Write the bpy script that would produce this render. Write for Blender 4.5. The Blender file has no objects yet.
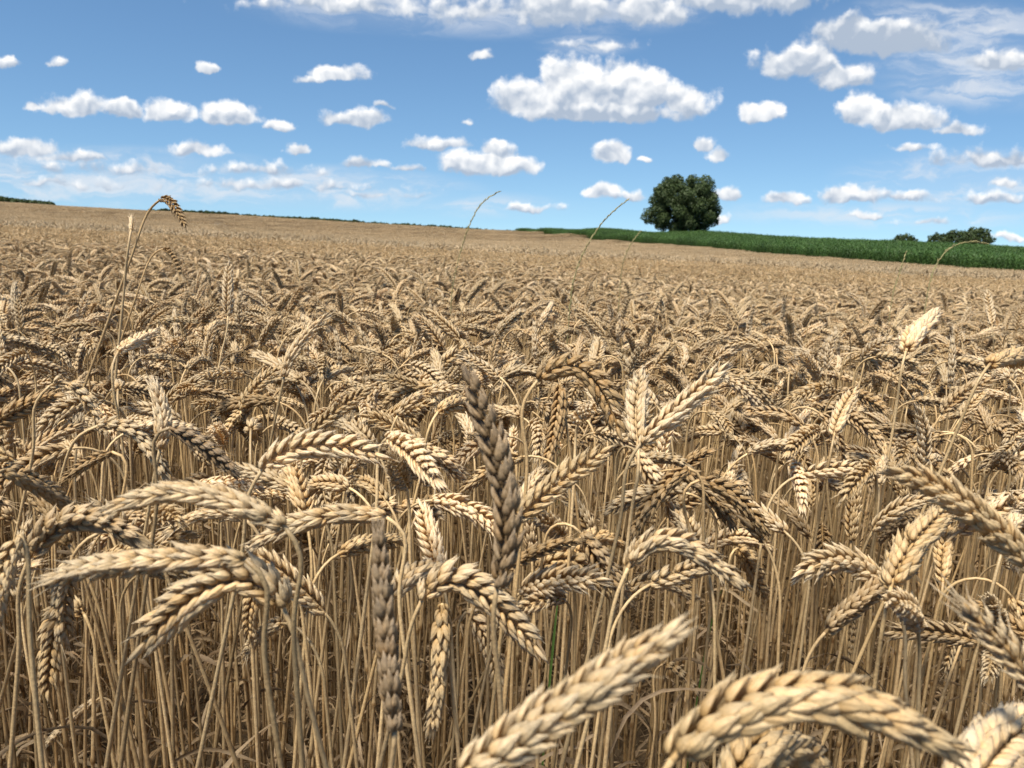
import bpy, math, random
import numpy as np
from mathutils import Vector, Matrix

S = bpy.context.scene
COL = S.collection
PI = math.pi
rng = np.random.default_rng(11)
random.seed(5)
D2R = math.radians

# ------------------------------------------------------------------ camera
F = 773.0
CAMZ = 1.05
PITCH = math.atan((384 - 240) / F)
ROLL = D2R(1.2)
CP = np.array([0, 0, CAMZ])
f_ = np.array([0, math.cos(PITCH), -math.sin(PITCH)])
r0 = np.array([1.0, 0, 0])
u0 = np.cross(r0, f_)
r_ = math.cos(ROLL) * r0 + math.sin(ROLL) * u0
u_ = np.cross(r_, f_)

def ray(x, y):
    return f_ + (x - 512) / F * r_ + (384 - y) / F * u_

def pt(x, y, d):                       # point seen at a pixel, d metres along the view axis
    return CP + ray(x, y) * d

def ptY(x, y, Y):                      # same, at world distance Y
    v = ray(x, y)
    return CP + v * (Y / v[1])

def project(p):
    q = np.asarray(p, float) - CP
    d = q @ f_
    return 512 + F * (q @ r_) / d, 384 - F * (q @ u_) / d, d

cam = bpy.data.cameras.new('camera')
cam.sensor_width = 36
cam.lens = 36 * F / 1024
cam.clip_start = 0.02
cam.clip_end = 20000
cam.dof.use_dof = True
cam.dof.focus_distance = 0.85
cam.dof.aperture_fstop = 15.0
co = bpy.data.objects.new('camera', cam)
M = Matrix(((r_[0], u_[0], -f_[0], CP[0]), (r_[1], u_[1], -f_[1], CP[1]), (r_[2], u_[2], -f_[2], CP[2]), (0, 0, 0, 1)))
co.matrix_world = M
COL.objects.link(co)
S.camera = co

# ------------------------------------------------------------------ node helpers
def new_mat(name):
    m = bpy.data.materials.new(name)
    m.use_nodes = True
    nt = m.node_tree
    nt.nodes.clear()
    return m, nt

def N(nt, typ, **kw):
    n = nt.nodes.new(typ)
    for k, v in kw.items():
        if k == 'ins':
            for i, val in v.items():
                if hasattr(val, 'is_output'):
                    nt.links.new(val, n.inputs[i])
                else:
                    n.inputs[i].default_value = val
        else:
            setattr(n, k, v)
    return n

def math_(nt, op, a, b=0.0, c=0.0, clamp=False):
    return N(nt, 'ShaderNodeMath', operation=op, use_clamp=clamp, ins={0: a, 1: b, 2: c}).outputs[0]

def vmath(nt, op, a, b=None, c=None):
    ins = {0: a}
    if b is not None: ins[1] = b
    if c is not None: ins[2] = c
    n = N(nt, 'ShaderNodeVectorMath', operation=op, ins=ins)
    return n.outputs['Value'] if op in ('LENGTH', 'DOT_PRODUCT', 'DISTANCE') else n.outputs[0]

def mixc(nt, fac, a, b, mode='MIX'):
    n = N(nt, 'ShaderNodeMix', data_type='RGBA', blend_type=mode)
    for sock, v in ((n.inputs[0], fac), (n.inputs[6], a), (n.inputs[7], b)):
        if hasattr(v, 'is_output'): nt.links.new(v, sock)
        else: sock.default_value = v
    return n.outputs[2]

def maprange(nt, v, a, b, c, d, smooth=False):
    n = N(nt, 'ShaderNodeMapRange', interpolation_type='SMOOTHSTEP' if smooth else 'LINEAR', clamp=True)
    for i, val in enumerate((v, a, b, c, d)):
        if hasattr(val, 'is_output'): nt.links.new(val, n.inputs[i])
        else: n.inputs[i].default_value = val
    return n.outputs[0]

def rgb(r, g, b): return (r, g, b, 1.0)

# ------------------------------------------------------------------ materials
def straw_material(name, base, alt, rough=0.55, trans=0.12, var=0.35):
    """dry plant matter: per-husk tint from the mesh, per-plant tint from the object colour, fine fibre noise"""
    m, nt = new_mat(name)
    oi = N(nt, 'ShaderNodeObjectInfo')
    at = N(nt, 'ShaderNodeAttribute', attribute_name='tint')
    sep = N(nt, 'ShaderNodeSeparateColor', ins={0: at.outputs['Color']})
    geo = N(nt, 'ShaderNodeTexCoord')
    nz = N(nt, 'ShaderNodeTexNoise', ins={'Vector': geo.outputs['Object'], 'Scale': 420.0, 'Detail': 3.0, 'Roughness': 0.65})
    nz2 = N(nt, 'ShaderNodeTexNoise', ins={'Vector': geo.outputs['Object'], 'Scale': 170.0, 'Detail': 3.0})
    mott = math_(nt, 'MULTIPLY_ADD', math_(nt, 'SUBTRACT', nz2.outputs[0], 0.5), 1.5, sep.outputs[0], clamp=True)
    c = mixc(nt, mott, base, alt)
    c = mixc(nt, maprange(nt, sep.outputs[1], 0, 1, 0, 0.65), c, rgb(0.68, 0.58, 0.43))      # papery pale tips
    nz3 = N(nt, 'ShaderNodeTexNoise', ins={'Vector': geo.outputs['Object'], 'Scale': 95.0, 'Detail': 4.0, 'Roughness': 0.7})
    c = mixc(nt, maprange(nt, nz3.outputs[0], 0.60, 0.72, 0, 0.38), c, rgb(0.20, 0.15, 0.10))      # weathering blotches
    k = math_(nt, 'MULTIPLY_ADD', nz.outputs[0], 0.7, 0.65)
    k2 = math_(nt, 'MULTIPLY_ADD', nz2.outputs[0], 0.5, 0.75)
    kk = math_(nt, 'MULTIPLY', k, k2)
    rr = math_(nt, 'MULTIPLY_ADD', oi.outputs['Random'], var, 1 - var / 2)
    kk = math_(nt, 'MULTIPLY', kk, rr)
    c = mixc(nt, 1.0, c, oi.outputs['Color'], 'MULTIPLY')
    c = mixc(nt, 1.0, c, N(nt, 'ShaderNodeAttribute', attribute_name='tone').outputs['Color'], 'MULTIPLY')
    sc = vmath(nt, 'SCALE', c)
    sc_node = sc.node
    nt.links.new(kk, sc_node.inputs['Scale'])
    bs = N(nt, 'ShaderNodeBsdfPrincipled', ins={'Base Color': sc, 'Roughness': rough})
    bs.inputs['Specular IOR Level'].default_value = 0.35
    rib = math_(nt, 'SINE', math_(nt, 'MULTIPLY', sep.outputs[2], 44.0))
    hh = math_(nt, 'MULTIPLY_ADD', rib, 0.22, nz.outputs[0])
    bp = N(nt, 'ShaderNodeBump', ins={'Height': hh, 'Strength': 0.8, 'Distance': 0.0007})
    nt.links.new(bp.outputs[0], bs.inputs['Normal'])
    tr = N(nt, 'ShaderNodeBsdfTranslucent', ins={0: sc})
    mx = N(nt, 'ShaderNodeMixShader', ins={0: trans, 1: bs.outputs[0], 2: tr.outputs[0]})
    o = N(nt, 'ShaderNodeOutputMaterial')
    nt.links.new(mx.outputs[0], o.inputs[0])
    return m

M_EAR = straw_material('ripe_ear', rgb(0.64, 0.49, 0.285), rgb(0.50, 0.325, 0.14), 0.5, 0.34, 0.3)
M_STEM = straw_material('straw_stem', rgb(0.53, 0.385, 0.205), rgb(0.22, 0.13, 0.055), 0.42, 0.10, 0.75)
M_LEAF = straw_material('dry_leaf', rgb(0.36, 0.25, 0.13), rgb(0.15, 0.09, 0.042), 0.65, 0.25, 0.6)

def plant_material(name, c1, c2, scale=3.0, trans=0.25, rough=0.6, var=0.6):
    m, nt = new_mat(name)
    oi = N(nt, 'ShaderNodeObjectInfo')
    geo = N(nt, 'ShaderNodeNewGeometry')
    rnd = geo.outputs['Random Per Island']
    nz = N(nt, 'ShaderNodeTexNoise', ins={'Vector': geo.outputs['Position'], 'Scale': scale, 'Detail': 3.0})
    fac = math_(nt, 'ADD', math_(nt, 'MULTIPLY', rnd, 0.5), math_(nt, 'MULTIPLY', nz.outputs[0], 0.5))
    c = mixc(nt, fac, c1, c2)
    k = math_(nt, 'MULTIPLY_ADD', oi.outputs['Random'], var, 1 - var / 2)
    sc = vmath(nt, 'SCALE', c)
    nt.links.new(k, sc.node.inputs['Scale'])
    bs = N(nt, 'ShaderNodeBsdfPrincipled', ins={'Base Color': sc, 'Roughness': rough})
    bs.inputs['Specular IOR Level'].default_value = 0.3
    tr = N(nt, 'ShaderNodeBsdfTranslucent', ins={0: sc})
    mx = N(nt, 'ShaderNodeMixShader', ins={0: trans, 1: bs.outputs[0], 2: tr.outputs[0]})
    o = N(nt, 'ShaderNodeOutputMaterial')
    nt.links.new(mx.outputs[0], o.inputs[0])
    return m

M_MAIZE = plant_material('maize_leaf', rgb(0.04, 0.088, 0.02), rgb(0.075, 0.135, 0.032), 0.25, 0.25, 0.5, 0.5)
M_CROWN = plant_material('tree_leaf', rgb(0.026, 0.045, 0.014), rgb(0.065, 0.092, 0.028), 0.5, 0.2, 0.6, 0.2)
M_BARK = plant_material('bark', rgb(0.06, 0.045, 0.03), rgb(0.10, 0.08, 0.055), 4.0, 0.0, 0.9, 0.2)
M_GREEN = plant_material('green_blade', rgb(0.06, 0.12, 0.025), rgb(0.10, 0.17, 0.04), 30.0, 0.3, 0.5, 0.2)
M_CULM = plant_material('grass_culm', rgb(0.22, 0.20, 0.085), rgb(0.30, 0.26, 0.12), 40.0, 0.15, 0.6, 0.2)

def ground_material():
    m, nt = new_mat('field_soil')
    geo = N(nt, 'ShaderNodeNewGeometry')
    n1 = N(nt, 'ShaderNodeTexNoise', ins={'Vector': geo.outputs['Position'], 'Scale': 14.0, 'Detail': 6.0, 'Roughness': 0.7})
    n2 = N(nt, 'ShaderNodeTexNoise', ins={'Vector': geo.outputs['Position'], 'Scale': 0.02, 'Detail': 3.0})
    n3 = N(nt, 'ShaderNodeTexVoronoi', ins={'Vector': geo.outputs['Position'], 'Scale': 45.0})
    c = mixc(nt, maprange(nt, n1.outputs[0], 0.35, 0.65, 0, 1), rgb(0.05, 0.034, 0.02), rgb(0.15, 0.105, 0.06))
    c = mixc(nt, maprange(nt, n3.outputs[0], 0.0, 0.5, 0.35, 0.0), c, rgb(0.20, 0.145, 0.08))
    d = vmath(nt, 'LENGTH', geo.outputs['Position'])
    far = maprange(nt, d, 10, 40, 0, 1)
    c2 = mixc(nt, maprange(nt, n2.outputs[0], 0.4, 0.6, 0, 1), rgb(0.19, 0.145, 0.095), rgb(0.15, 0.115, 0.072))
    c = mixc(nt, far, c, c2)
    bs = N(nt, 'ShaderNodeBsdfPrincipled', ins={'Base Color': c, 'Roughness': 0.95})
    bs.inputs['Specular IOR Level'].default_value = 0.1
    bp = N(nt, 'ShaderNodeBump', ins={'Height': n1.outputs[0], 'Strength': 0.8, 'Distance': 0.03})
    nt.links.new(bp.outputs[0], bs.inputs['Normal'])
    o = N(nt, 'ShaderNodeOutputMaterial')
    nt.links.new(bs.outputs[0], o.inputs[0])
    return m
M_SOIL = ground_material()

# ------------------------------------------------------------------ mesh helpers
class MB:
    """numpy mesh collector: blocks of vertices, quads/tris and a per-vertex tint (r mix, g pale tip)"""
    def __init__(s): s.v, s.q, s.t, s.c, s.n = [], [], [], [], 0
    def add(s, v, quads=None, tris=None, c=(0.0, 0.0)):
        v = np.asarray(v, float)
        c = np.asarray(c, float); cc = np.zeros((len(v), 3)); cc[:, :c.shape[-1]] = c
        s.v.append(v); s.c.append(cc)
        if quads is not None and len(quads): s.q.append(np.asarray(quads) + s.n)
        if tris is not None and len(tris): s.t.append(np.asarray(tris) + s.n)
        s.n += len(v)
    def merge(s, o, R=None, T=None):
        v = np.concatenate(o.v)
        if R is not None: v = v @ R.T
        if T is not None: v = v + T
        s.add(v, np.concatenate(o.q) if o.q else None, np.concatenate(o.t) if o.t else None, np.concatenate(o.c))
    def mesh(s, name, mat, smooth=True, origin=None, tone=(1, 1, 1)):
        v = np.concatenate(s.v); c = np.concatenate(s.c)
        if origin is not None: v = v - origin
        q = np.concatenate(s.q) if s.q else np.zeros((0, 4), int)
        t = np.concatenate(s.t) if s.t else np.zeros((0, 3), int)
        me = bpy.data.meshes.new(name)
        me.vertices.add(len(v)); me.vertices.foreach_set('co', v.astype(np.float32).ravel())
        loops = np.concatenate([q.ravel(), t.ravel()]).astype(np.int32)
        tot = np.concatenate([np.full(len(q), 4), np.full(len(t), 3)]).astype(np.int32)
        st = np.concatenate([[0], np.cumsum(tot)[:-1]]).astype(np.int32)
        me.loops.add(len(loops)); me.loops.foreach_set('vertex_index', loops)
        me.polygons.add(len(tot)); me.polygons.foreach_set('loop_start', st); me.polygons.foreach_set('loop_total', tot)
        me.polygons.foreach_set('use_smooth', np.full(len(tot), smooth))
        a = me.attributes.new('tint', 'FLOAT_COLOR', 'POINT')
        col = np.zeros((len(v), 4), np.float32); col[:, :3] = c; col[:, 3] = 1
        a.data.foreach_set('color', col.ravel())
        b = me.attributes.new('tone', 'FLOAT_COLOR', 'POINT')
        b.data.foreach_set('color', np.tile(np.array([*tone, 1], np.float32), len(v)))
        if isinstance(mat, (list, tuple)):
            for m in mat: me.materials.append(m)
        else: me.materials.append(mat)
        me.update(calc_edges=True)
        return me

def norm(v):
    v = np.asarray(v, float)
    return v / np.maximum(np.linalg.norm(v, axis=-1, keepdims=True), 1e-9)

def tube(mb, P, R, n=6, c0=(0.0, 0.0), cs=None, cap=True):
    P = np.asarray(P, float); R = np.asarray(R, float) * np.ones(len(P))
    T = norm(np.gradient(P, axis=0))
    ref = np.array([0.31, 0.95, 0.02]); A = []
    a = norm(ref - T[0] * (ref @ T[0]))
    for i in range(len(P)):
        a = norm(a - T[i] * (a @ T[i])); A.append(a)
    A = np.array(A); B = np.cross(T, A)
    th = np.arange(n) * 2 * PI / n
    V = (P[:, None] + R[:, None, None] * (np.cos(th)[None, :, None] * A[:, None] + np.sin(th)[None, :, None] * B[:, None])).reshape(-1, 3)
    q = []
    for i in range(len(P) - 1):
        for j in range(n):
            q.append((i * n + j, i * n + (j + 1) % n, (i + 1) * n + (j + 1) % n, (i + 1) * n + j))
    tr = []
    if cap:
        V = np.vstack([V, P[-1] + T[-1] * R[-1] * 0.6])
        k = len(V) - 1
        tr = [((len(P) - 1) * n + j, (len(P) - 1) * n + (j + 1) % n, k) for j in range(n)]
    c = np.zeros((len(V), 2)); c[:] = c0
    if cs is not None: c[:len(P) * n] = np.repeat(np.asarray(cs), n, axis=0)
    mb.add(V, q, tr, c)

def husk_template(ns, nr, awn):
    """boat shaped husk along +Z (length 1), width along X, thickness along Y, back rounded, ending in a short beak"""
    ts = np.linspace(0.0, 1.0, nr + 1)
    V = [(0, 0, 0)]; rows = []
    for t in ts[1:-1]:
        w = (t ** 0.5) * ((1 - t) ** 0.72) * 1.86
        th = np.arange(ns) * 2 * PI / ns - PI / 2
        x = np.cos(th) * w * 0.5
        y = np.sin(th) * w * 0.5
        y = np.where(y < 0, y * 0.55, y) + 0.10 * math.sin(t * PI) - 0.16 * t * t      # keel outside, flat inside, tip leaning in
        rows.append(len(V))
        V += [(x[k], y[k], t) for k in range(ns)]
    V.append((0, -0.14, 1.0 + awn)); tip = len(V) - 1
    tr = [(0, rows[0] + (k + 1) % ns, rows[0] + k) for k in range(ns)]
    q = [(rows[i] + k, rows[i] + (k + 1) % ns, rows[i + 1] + (k + 1) % ns, rows[i + 1] + k) for i in range(len(rows) - 1) for k in range(ns)]
    tr += [(rows[-1] + k, rows[-1] + (k + 1) % ns, tip) for k in range(ns)]
    V = np.array(V, float)
    return V, q, tr

HUSK = {2: husk_template(8, 8, 0.22), 1: husk_template(6, 5, 0.2), 0: husk_template(4, 3, 0.15)}

def add_husk(mb, lod, p, ax, out, ln, wd, tk, mix, pale, r):
    V, q, tr = HUSK[lod]
    ax = norm(ax); out = norm(out - ax * (out @ ax)); sx = np.cross(out, ax)
    W = V[:, :1] * wd * sx + V[:, 1:2] * tk * out + V[:, 2:3] * ln * ax + p
    c = np.zeros((len(V), 3))
    c[:, 2] = (np.arctan2(V[:, 0], -V[:, 1] + 1e-6) / (2 * PI)) % 1.0
    c[:, 0] = np.clip(mix + 0.5 * (0.5 - V[:, 2]), 0, 1)
    c[:, 1] = np.clip(pale * (V[:, 2] ** 1.5), 0, 1)
    mb.add(W, q, tr, c)

def curve_frame(C, m=60):
    """C(u) -> resampled by length: points, tangents, total length"""
    u = np.linspace(0, 1, 200)
    P = np.array([C(t) for t in u])
    s = np.concatenate([[0], np.cumsum(np.linalg.norm(np.diff(P, axis=0), axis=1))])
    ss = np.linspace(0, s[-1], m)
    Q = np.stack([np.interp(ss, s, P[:, k]) for k in range(3)], 1)
    return Q, norm(np.gradient(Q, axis=0)), s[-1]

def build_ear(C, seed, lod=2, twist=None, split=False, fat=1.0, awn=1.0, open_=1.0):
    """two rows of overlapping spikelets on a thin zigzag axis; returns (ear MB, [spikelet MBs])"""
    r = np.random.default_rng(seed)
    Q, T, L = curve_frame(C)
    n = int(np.clip(round(L / 0.0046), 15, 23)) if lod > 0 else 13
    ref = np.array([0.37, 0.21, 0.9]); a0 = norm(np.cross(T[0], ref)); b0 = np.cross(T[0], a0)
    tw = r.uniform(0, 2 * PI) if twist is None else twist
    Nn = math.cos(tw) * a0 + math.sin(tw) * b0
    Ns = []
    tdrift = r.uniform(-0.5, 0.5)
    for i in range(len(Q)):
        Nn = norm(Nn - T[i] * (Nn @ T[i]))
        Nn = norm(Nn + np.cross(T[i], Nn) * tdrift / len(Q))
        Ns.append(Nn)
    Ns = np.array(Ns)
    ear = MB(); sp = []
    if lod > 0:
        tube(ear, Q[:-3], np.linspace(0.0013, 0.0007, len(Q) - 3) * fat, 5, (0.5, 0))
    else:
        tube(ear, Q[::12], 0.0022, 3, (0.4, 0))
    sl = min(L / 0.09, 1.25) * fat * 1.2
    open_ = open_ * .98
    for i in range(n):
        u = (i + 0.15) / n
        if lod > 0 and 2 < i < n - 2 and r.random() < .03: continue
        k = int(min(u * (1 - .0085 * sl / L) * (len(Q) - 1), len(Q) - 1))
        side = 1 if i % 2 else -1
        t, nn = T[k], Ns[k] * side
        b = np.cross(t, nn)
        s = sl * np.interp(u, [0, 0.18, 0.6, 1], [0.74, 1.0, 0.98, 0.70]) * r.uniform(0.93, 1.07)
        m = MB() if split else ear
        p0 = Q[k] + nn * 0.0012 * s
        mix0 = np.clip(r.normal(0.35, 0.22), 0, 1)
        aw = awn * np.interp(u, [0, 0.5, 1], [0.9, 1.5, 3.2])
        oo = open_ * np.interp(u, [0, 0.8, 1], [1.0, 1.0, 0.55]) * (1 if r.random() > .08 else r.uniform(1.2, 1.6))
        term = i == n - 1
        if lod == 0:
            for sg in (-1, 1):
                add_husk(m, 0, p0, t * 0.93 + nn * 0.30 * oo + b * 0.30 * sg, nn + b * 0.7 * sg, 0.0135 * s, 0.0075 * s, 0.0062 * s, mix0, 0.4, r)
            continue
        j = lambda w: r.normal(0, w)
        for sg in (-1, 1):       # outer glumes
            add_husk(m, lod, p0 + b * sg * 0.0016 * s, t + nn * (0.40 + j(.08)) * oo + b * sg * (0.50 + j(.09)) * oo, nn * 0.55 + b * sg,
                     0.0080 * s * r.uniform(.9, 1.1), 0.0050 * s, 0.0040 * s, np.clip(mix0 + j(.12) + .1, 0, 1), 0.5 + j(.15), r)
        for sg in (-1, 1):       # flowering husks, left and right
            ln = 0.0102 * s * r.uniform(.9, 1.1)
            ax = norm(t + nn * (0.52 + j(.10)) * oo + b * sg * (0.34 + j(.09)) * oo)
            add_husk(m, lod, p0 + t * 0.0016 * s + nn * 0.0010 * s + b * sg * 0.0008 * s, ax, nn + b * sg * 0.55,
                     ln, 0.0057 * s, 0.0050 * s, np.clip(mix0 + j(.12) - .05, 0, 1), 0.75 + j(.2), r)
            if lod == 2 or u > 0.6:
                e = p0 + t * 0.0016 * s + ax * ln * 0.98
                al = 0.0022 * aw * r.uniform(.4, 1.5)
                d = norm(ax + t * 0.15 + r.normal(0, .16, 3))
                tube(m, [e, e + d * al * 0.5, e + d * al], [0.00042, 0.00026, 0.00010], 3, (0.1, 0.9), cap=False)
        if lod == 2 or not term:   # middle floret
            ax = norm(t + nn * (0.62 + j(.10)) * oo + b * j(.08))
            add_husk(m, lod, p0 + t * 0.0034 * s + nn * 0.0016 * s, ax, nn, 0.0090 * s * r.uniform(.85, 1.1), 0.0051 * s, 0.0046 * s,
                     np.clip(mix0 + j(.12) - .05, 0, 1), 0.8 + j(.2), r)
        if split: sp.append(m)
    # closing spikelet
    t = T[-1]; nn = Ns[-1]; b = np.cross(t, nn)
    Q = Q - T[-1] * .006
    if lod > 0:
        for sg in (-1, 0, 1):
            add_husk(ear, lod, Q[-1] - t * 0.004, t + b * 0.28 * sg, nn + b * sg, 0.0095 * sl, 0.0040 * sl, 0.0035 * sl, 0.3, 0.9, r)
            e = Q[-1] + norm(t + b * .28 * sg) * 0.005
            tube(ear, [e, e + norm(t + b * .3 * sg) * 0.007 * awn], [0.0004, 0.0001], 3, (0.1, 0.9), cap=False)
    return ear, sp

def build_stem(P, seed, n=7, r_lo=0.0021, r_hi=0.0013):
    """smooth straw with two or three swollen joints"""
    r = np.random.default_rng(seed)
    P = np.asarray(P, float)
    s = np.concatenate([[0], np.cumsum(np.linalg.norm(np.diff(P, axis=0), axis=1))])
    L = s[-1]
    nodes = [L * f for f in (0.12 + r.uniform(-.02, .02), 0.32 + r.uniform(-.04, .04), 0.58 + r.uniform(-.06, .06))]
    ks = set(np.linspace(0, L, 9)) | set(np.linspace(L * .80, L, 22))
    for q in nodes: ks |= {q - 0.006, q - 0.002, q + 0.002, q + 0.006}
    ks = np.array(sorted(k for k in ks if 0 <= k <= L))
    Q = np.stack([np.interp(ks, s, P[:, k]) for k in range(3)], 1)
    R = np.interp(ks, [0, L * .6, L], [r_lo, r_lo * .92, r_hi])
    c = np.zeros((len(ks), 2)); c[:, 0] = np.interp(ks, [0, L * .5, L], [.85, .45, .1]) + r.uniform(-.15, .15)
    for q in nodes:
        near = np.abs(ks - q) < 0.003
        R[near] *= 1.45; c[near, 0] = 1.0
        up = (ks > q) & (ks < q + L * .16); R[up] *= 1.16     # leaf sheath
    mb = MB()
    tube(mb, Q, R, n, cs=np.clip(c, 0, 1))
    return mb

def build_leaf(p, ang, L, w, seed, hang=1.0):
    """narrow dry leaf that leaves the straw, bends over and twists"""
    r = np.random.default_rng(seed)
    mb = MB()
    m = 9; el = r.uniform(0.5, 1.2); P = [np.array(p, float)]; A = []
    az = ang
    for i in range(m):
        d = np.array([math.cos(az) * math.cos(el), math.sin(az) * math.cos(el), math.sin(el)])
        P.append(P[-1] + d * L / m)
        el -= hang * r.uniform(0.05, 0.5); az += r.normal(0, .2)
        el = max(el, -1.45)
    P = np.array(P); T = norm(np.gradient(P, axis=0))
    tw = r.uniform(0, PI); V = []
    for i in range(len(P)):
        sd = norm(np.cross(T[i], [0.02, 0.03, 1])); up = np.cross(sd, T[i])
        a = tw + i * r.uniform(-.2, .5)
        x = math.cos(a) * sd + math.sin(a) * up; y = np.cross(T[i], x)
        ww = w * np.interp(i / m, [0, .15, .6, 1], [.6, 1, .8, .05])
        V += [P[i] - x * ww + y * ww * .35, P[i], P[i] + x * ww + y * ww * .35]
    q = []
    for i in range(len(P) - 1):
        for k in range(2):
            q.append((i * 3 + k, i * 3 + k + 1, i * 3 + k + 4, i * 3 + k + 3))
    mb.add(V, q, None, (r.uniform(.1, .9), 0.15))
    return mb

def link(name, me, parent=None, color=None, loc=None):
    o = bpy.data.objects.new(name, me)
    COL.objects.link(o)
    if parent is not None: o.parent = parent
    if color is not None: o.color = (*color, 1)
    if loc is not None: o.location = loc
    return o

def thing(name, label, cat, loc=(0, 0, 0), group=None):
    o = bpy.data.objects.new(name, None)
    COL.objects.link(o); o.location = loc
    o.empty_display_size = 0.05
    o['label'] = label; o['category'] = cat
    if group: o['group'] = group
    return o

def tag(o, **kw):
    for k, v in kw.items(): o[k] = v
    return o

# ------------------------------------------------------------------ terrain
CROP, MZ = 0.86, 2.2
ctrl = []
for x in (-12, -6, 0, 6, 12):
    for y in (-12, -4, 2, 7, 13): ctrl.append((x, y, -0.032 * x * (1 if y > 0 else .4)))
for (px, py, Y) in ((-150, 195, 200), (0, 205, 215), (100, 209.5, 225), (200, 213.5, 235), (350, 222, 250), (430, 226.5, 265), (520, 231.5, 300)):
    p = ptY(px, py, Y); ctrl.append((p[0], p[1], p[2] - CROP))
    ctrl.append((p[0] * 1.5, p[1] * 1.5, p[2] - CROP - 9))
EDGE = ((1024, 270, 74), (900, 262, 86), (768, 252.5, 107), (640, 242, 170), (600, 240, 205), (560, 237.2, 250), (530, 234, 290))
edge_xy = [(120, 30), (75, 58)]
for (px, py, Y) in EDGE:
    p = ptY(px, py, Y); ctrl.append((p[0], p[1], p[2] - CROP)); edge_xy.append((p[0], p[1]))
edge_xy.append((ptY(512, 231, 325)[0], 325)); edge_xy.append((-20, 380))
for (px, py, Y) in ((1150, 252, 118), (1024, 246, 125), (900, 240.5, 140), (768, 234.5, 165), (683, 230, 190), (600, 227.4, 235), (560, 227.4, 275), (530, 228.4, 312)):
    p = ptY(px, py, Y); ctrl.append((p[0], p[1], p[2] - MZ))
    ctrl.append((p[0] * 1.5, p[1] * 1.5, p[2] - MZ - 7))
ctrl += [(-60, 0, 1.5), (60, 0, -1.7), (0, -60, 0), (-90, 60, 2.5)]
ctrl = np.array(ctrl)
_s = 100.0
def _tps(r2): return np.where(r2 > 1e-12, 0.5 * r2 * np.log(np.maximum(r2, 1e-12)), 0.0)
_X = ctrl[:, :2] / _s
_K = _tps(((_X[:, None] - _X[None]) ** 2).sum(-1)) + 2e-4 * np.eye(len(_X))
_Pm = np.column_stack([np.ones(len(_X)), _X])
_A = np.block([[_K, _Pm], [_Pm.T, np.zeros((3, 3))]])
_w = np.linalg.solve(_A, np.concatenate([ctrl[:, 2], np.zeros(3)]))
def terrain(x, y):
    x = np.atleast_1d(np.asarray(x, float)); y = np.atleast_1d(np.asarray(y, float))
    out = np.empty(len(x))
    for i in range(0, len(x), 20000):
        q = np.column_stack([x[i:i + 20000], y[i:i + 20000]]) / _s
        k = _tps(((q[:, None] - _X[None]) ** 2).sum(-1))
        out[i:i + 20000] = k @ _w[:len(_X)] + _w[len(_X)] + q @ _w[len(_X) + 1:]
    r = np.hypot(x, y)
    t = np.clip((r - 330) / 250, 0, 1); t = t * t * (3 - 2 * t)
    behind = np.clip((-y - 10) / 60, 0, 1)
    t = np.maximum(t, behind)
    t2 = np.clip(r / 4, 0, 1)
    return (np.clip(out, -25, 15) * (1 - t) + t * np.where(y > 0, -16.0, 0.0)) * t2
_ey = np.array([p[1] for p in edge_xy]); _ex = np.array([p[0] for p in edge_xy])
def maize_x(y): return np.interp(y, _ey, _ex)

rr = np.concatenate([np.linspace(0.3, 4, 14), np.geomspace(4.4, 600, 90), np.geomspace(650, 9000, 16)])
az = np.linspace(0, 2 * PI, 181)[:-1]
gx = (rr[:, None] * np.sin(az)).ravel(); gy = (rr[:, None] * np.cos(az)).ravel()
gz = terrain(gx, gy)
near = np.hypot(gx, gy) < 6
gz[near] += rng.normal(0, .008, near.sum())
V = np.column_stack([gx, gy, gz]); V = np.vstack([V, [0, 0, 0]])
q = []; na = len(az)
for i in range(len(rr) - 1):
    for k in range(na): q.append((i * na + k, (i + 1) * na + k, (i + 1) * na + (k + 1) % na, i * na + (k + 1) % na))
tr = [(len(V) - 1, k, (k + 1) % na) for k in range(na)]
mb = MB(); mb.add(V, q, tr)
ground = link('ground', mb.mesh('ground', M_SOIL)); ground['kind'] = 'structure'

# ------------------------------------------------------------------ wheat plants
TONES = {'gold': (1.0, 0.94, 0.82), 'pale': (1.25, 1.26, 1.28), 'straw': (1.06, 1.04, 1.0), 'dark': (0.74, 0.64, 0.50), 'grey': (0.56, 0.51, 0.48), 'tan': (0.88, 0.82, 0.74)}
GROUP = 'ripe wheat stalks standing at the front of the field'
CAT = 'wheat stalk'

def quad3(a, m, b):
    """parabola through three points, middle one at half way"""
    a, m, b = map(np.asarray, (a, m, b))
    c = 2 * m - (a + b) / 2
    return lambda u: (1 - u) ** 2 * a + 2 * u * (1 - u) * c + u * u * b

def bezier(p0, p1, p2, p3, n=24):
    u = np.linspace(0, 1, n)[:, None]
    return (1 - u) ** 3 * p0 + 3 * u * (1 - u) ** 2 * p1 + 3 * u * u * (1 - u) * p2 + u ** 3 * p3

def stem_path(G, B, T0, neck, low):
    """straight straw from the ground, then the bent neck that ends along the ear"""
    K = low
    up = norm(K - G)
    P1 = np.linspace(G, K, 10)
    dk = np.linalg.norm(B - K)
    P2 = bezier(K, K + up * dk * 0.55, B - T0 * min(neck, dk * .6), B, 22)
    P = np.vstack([P1, P2[1:]])
    s = np.concatenate([[0], np.cumsum(np.linalg.norm(np.diff(P, axis=0), axis=1))])
    u = np.linspace(0, s[-1], max(int(s[-1] / .004), 20))
    P = np.stack([np.interp(u, s, P[:, k]) for k in range(3)], 1)
    for _ in range(24): P[1:-1] = .5 * P[1:-1] + .25 * (P[:-2] + P[2:])
    return P

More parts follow.
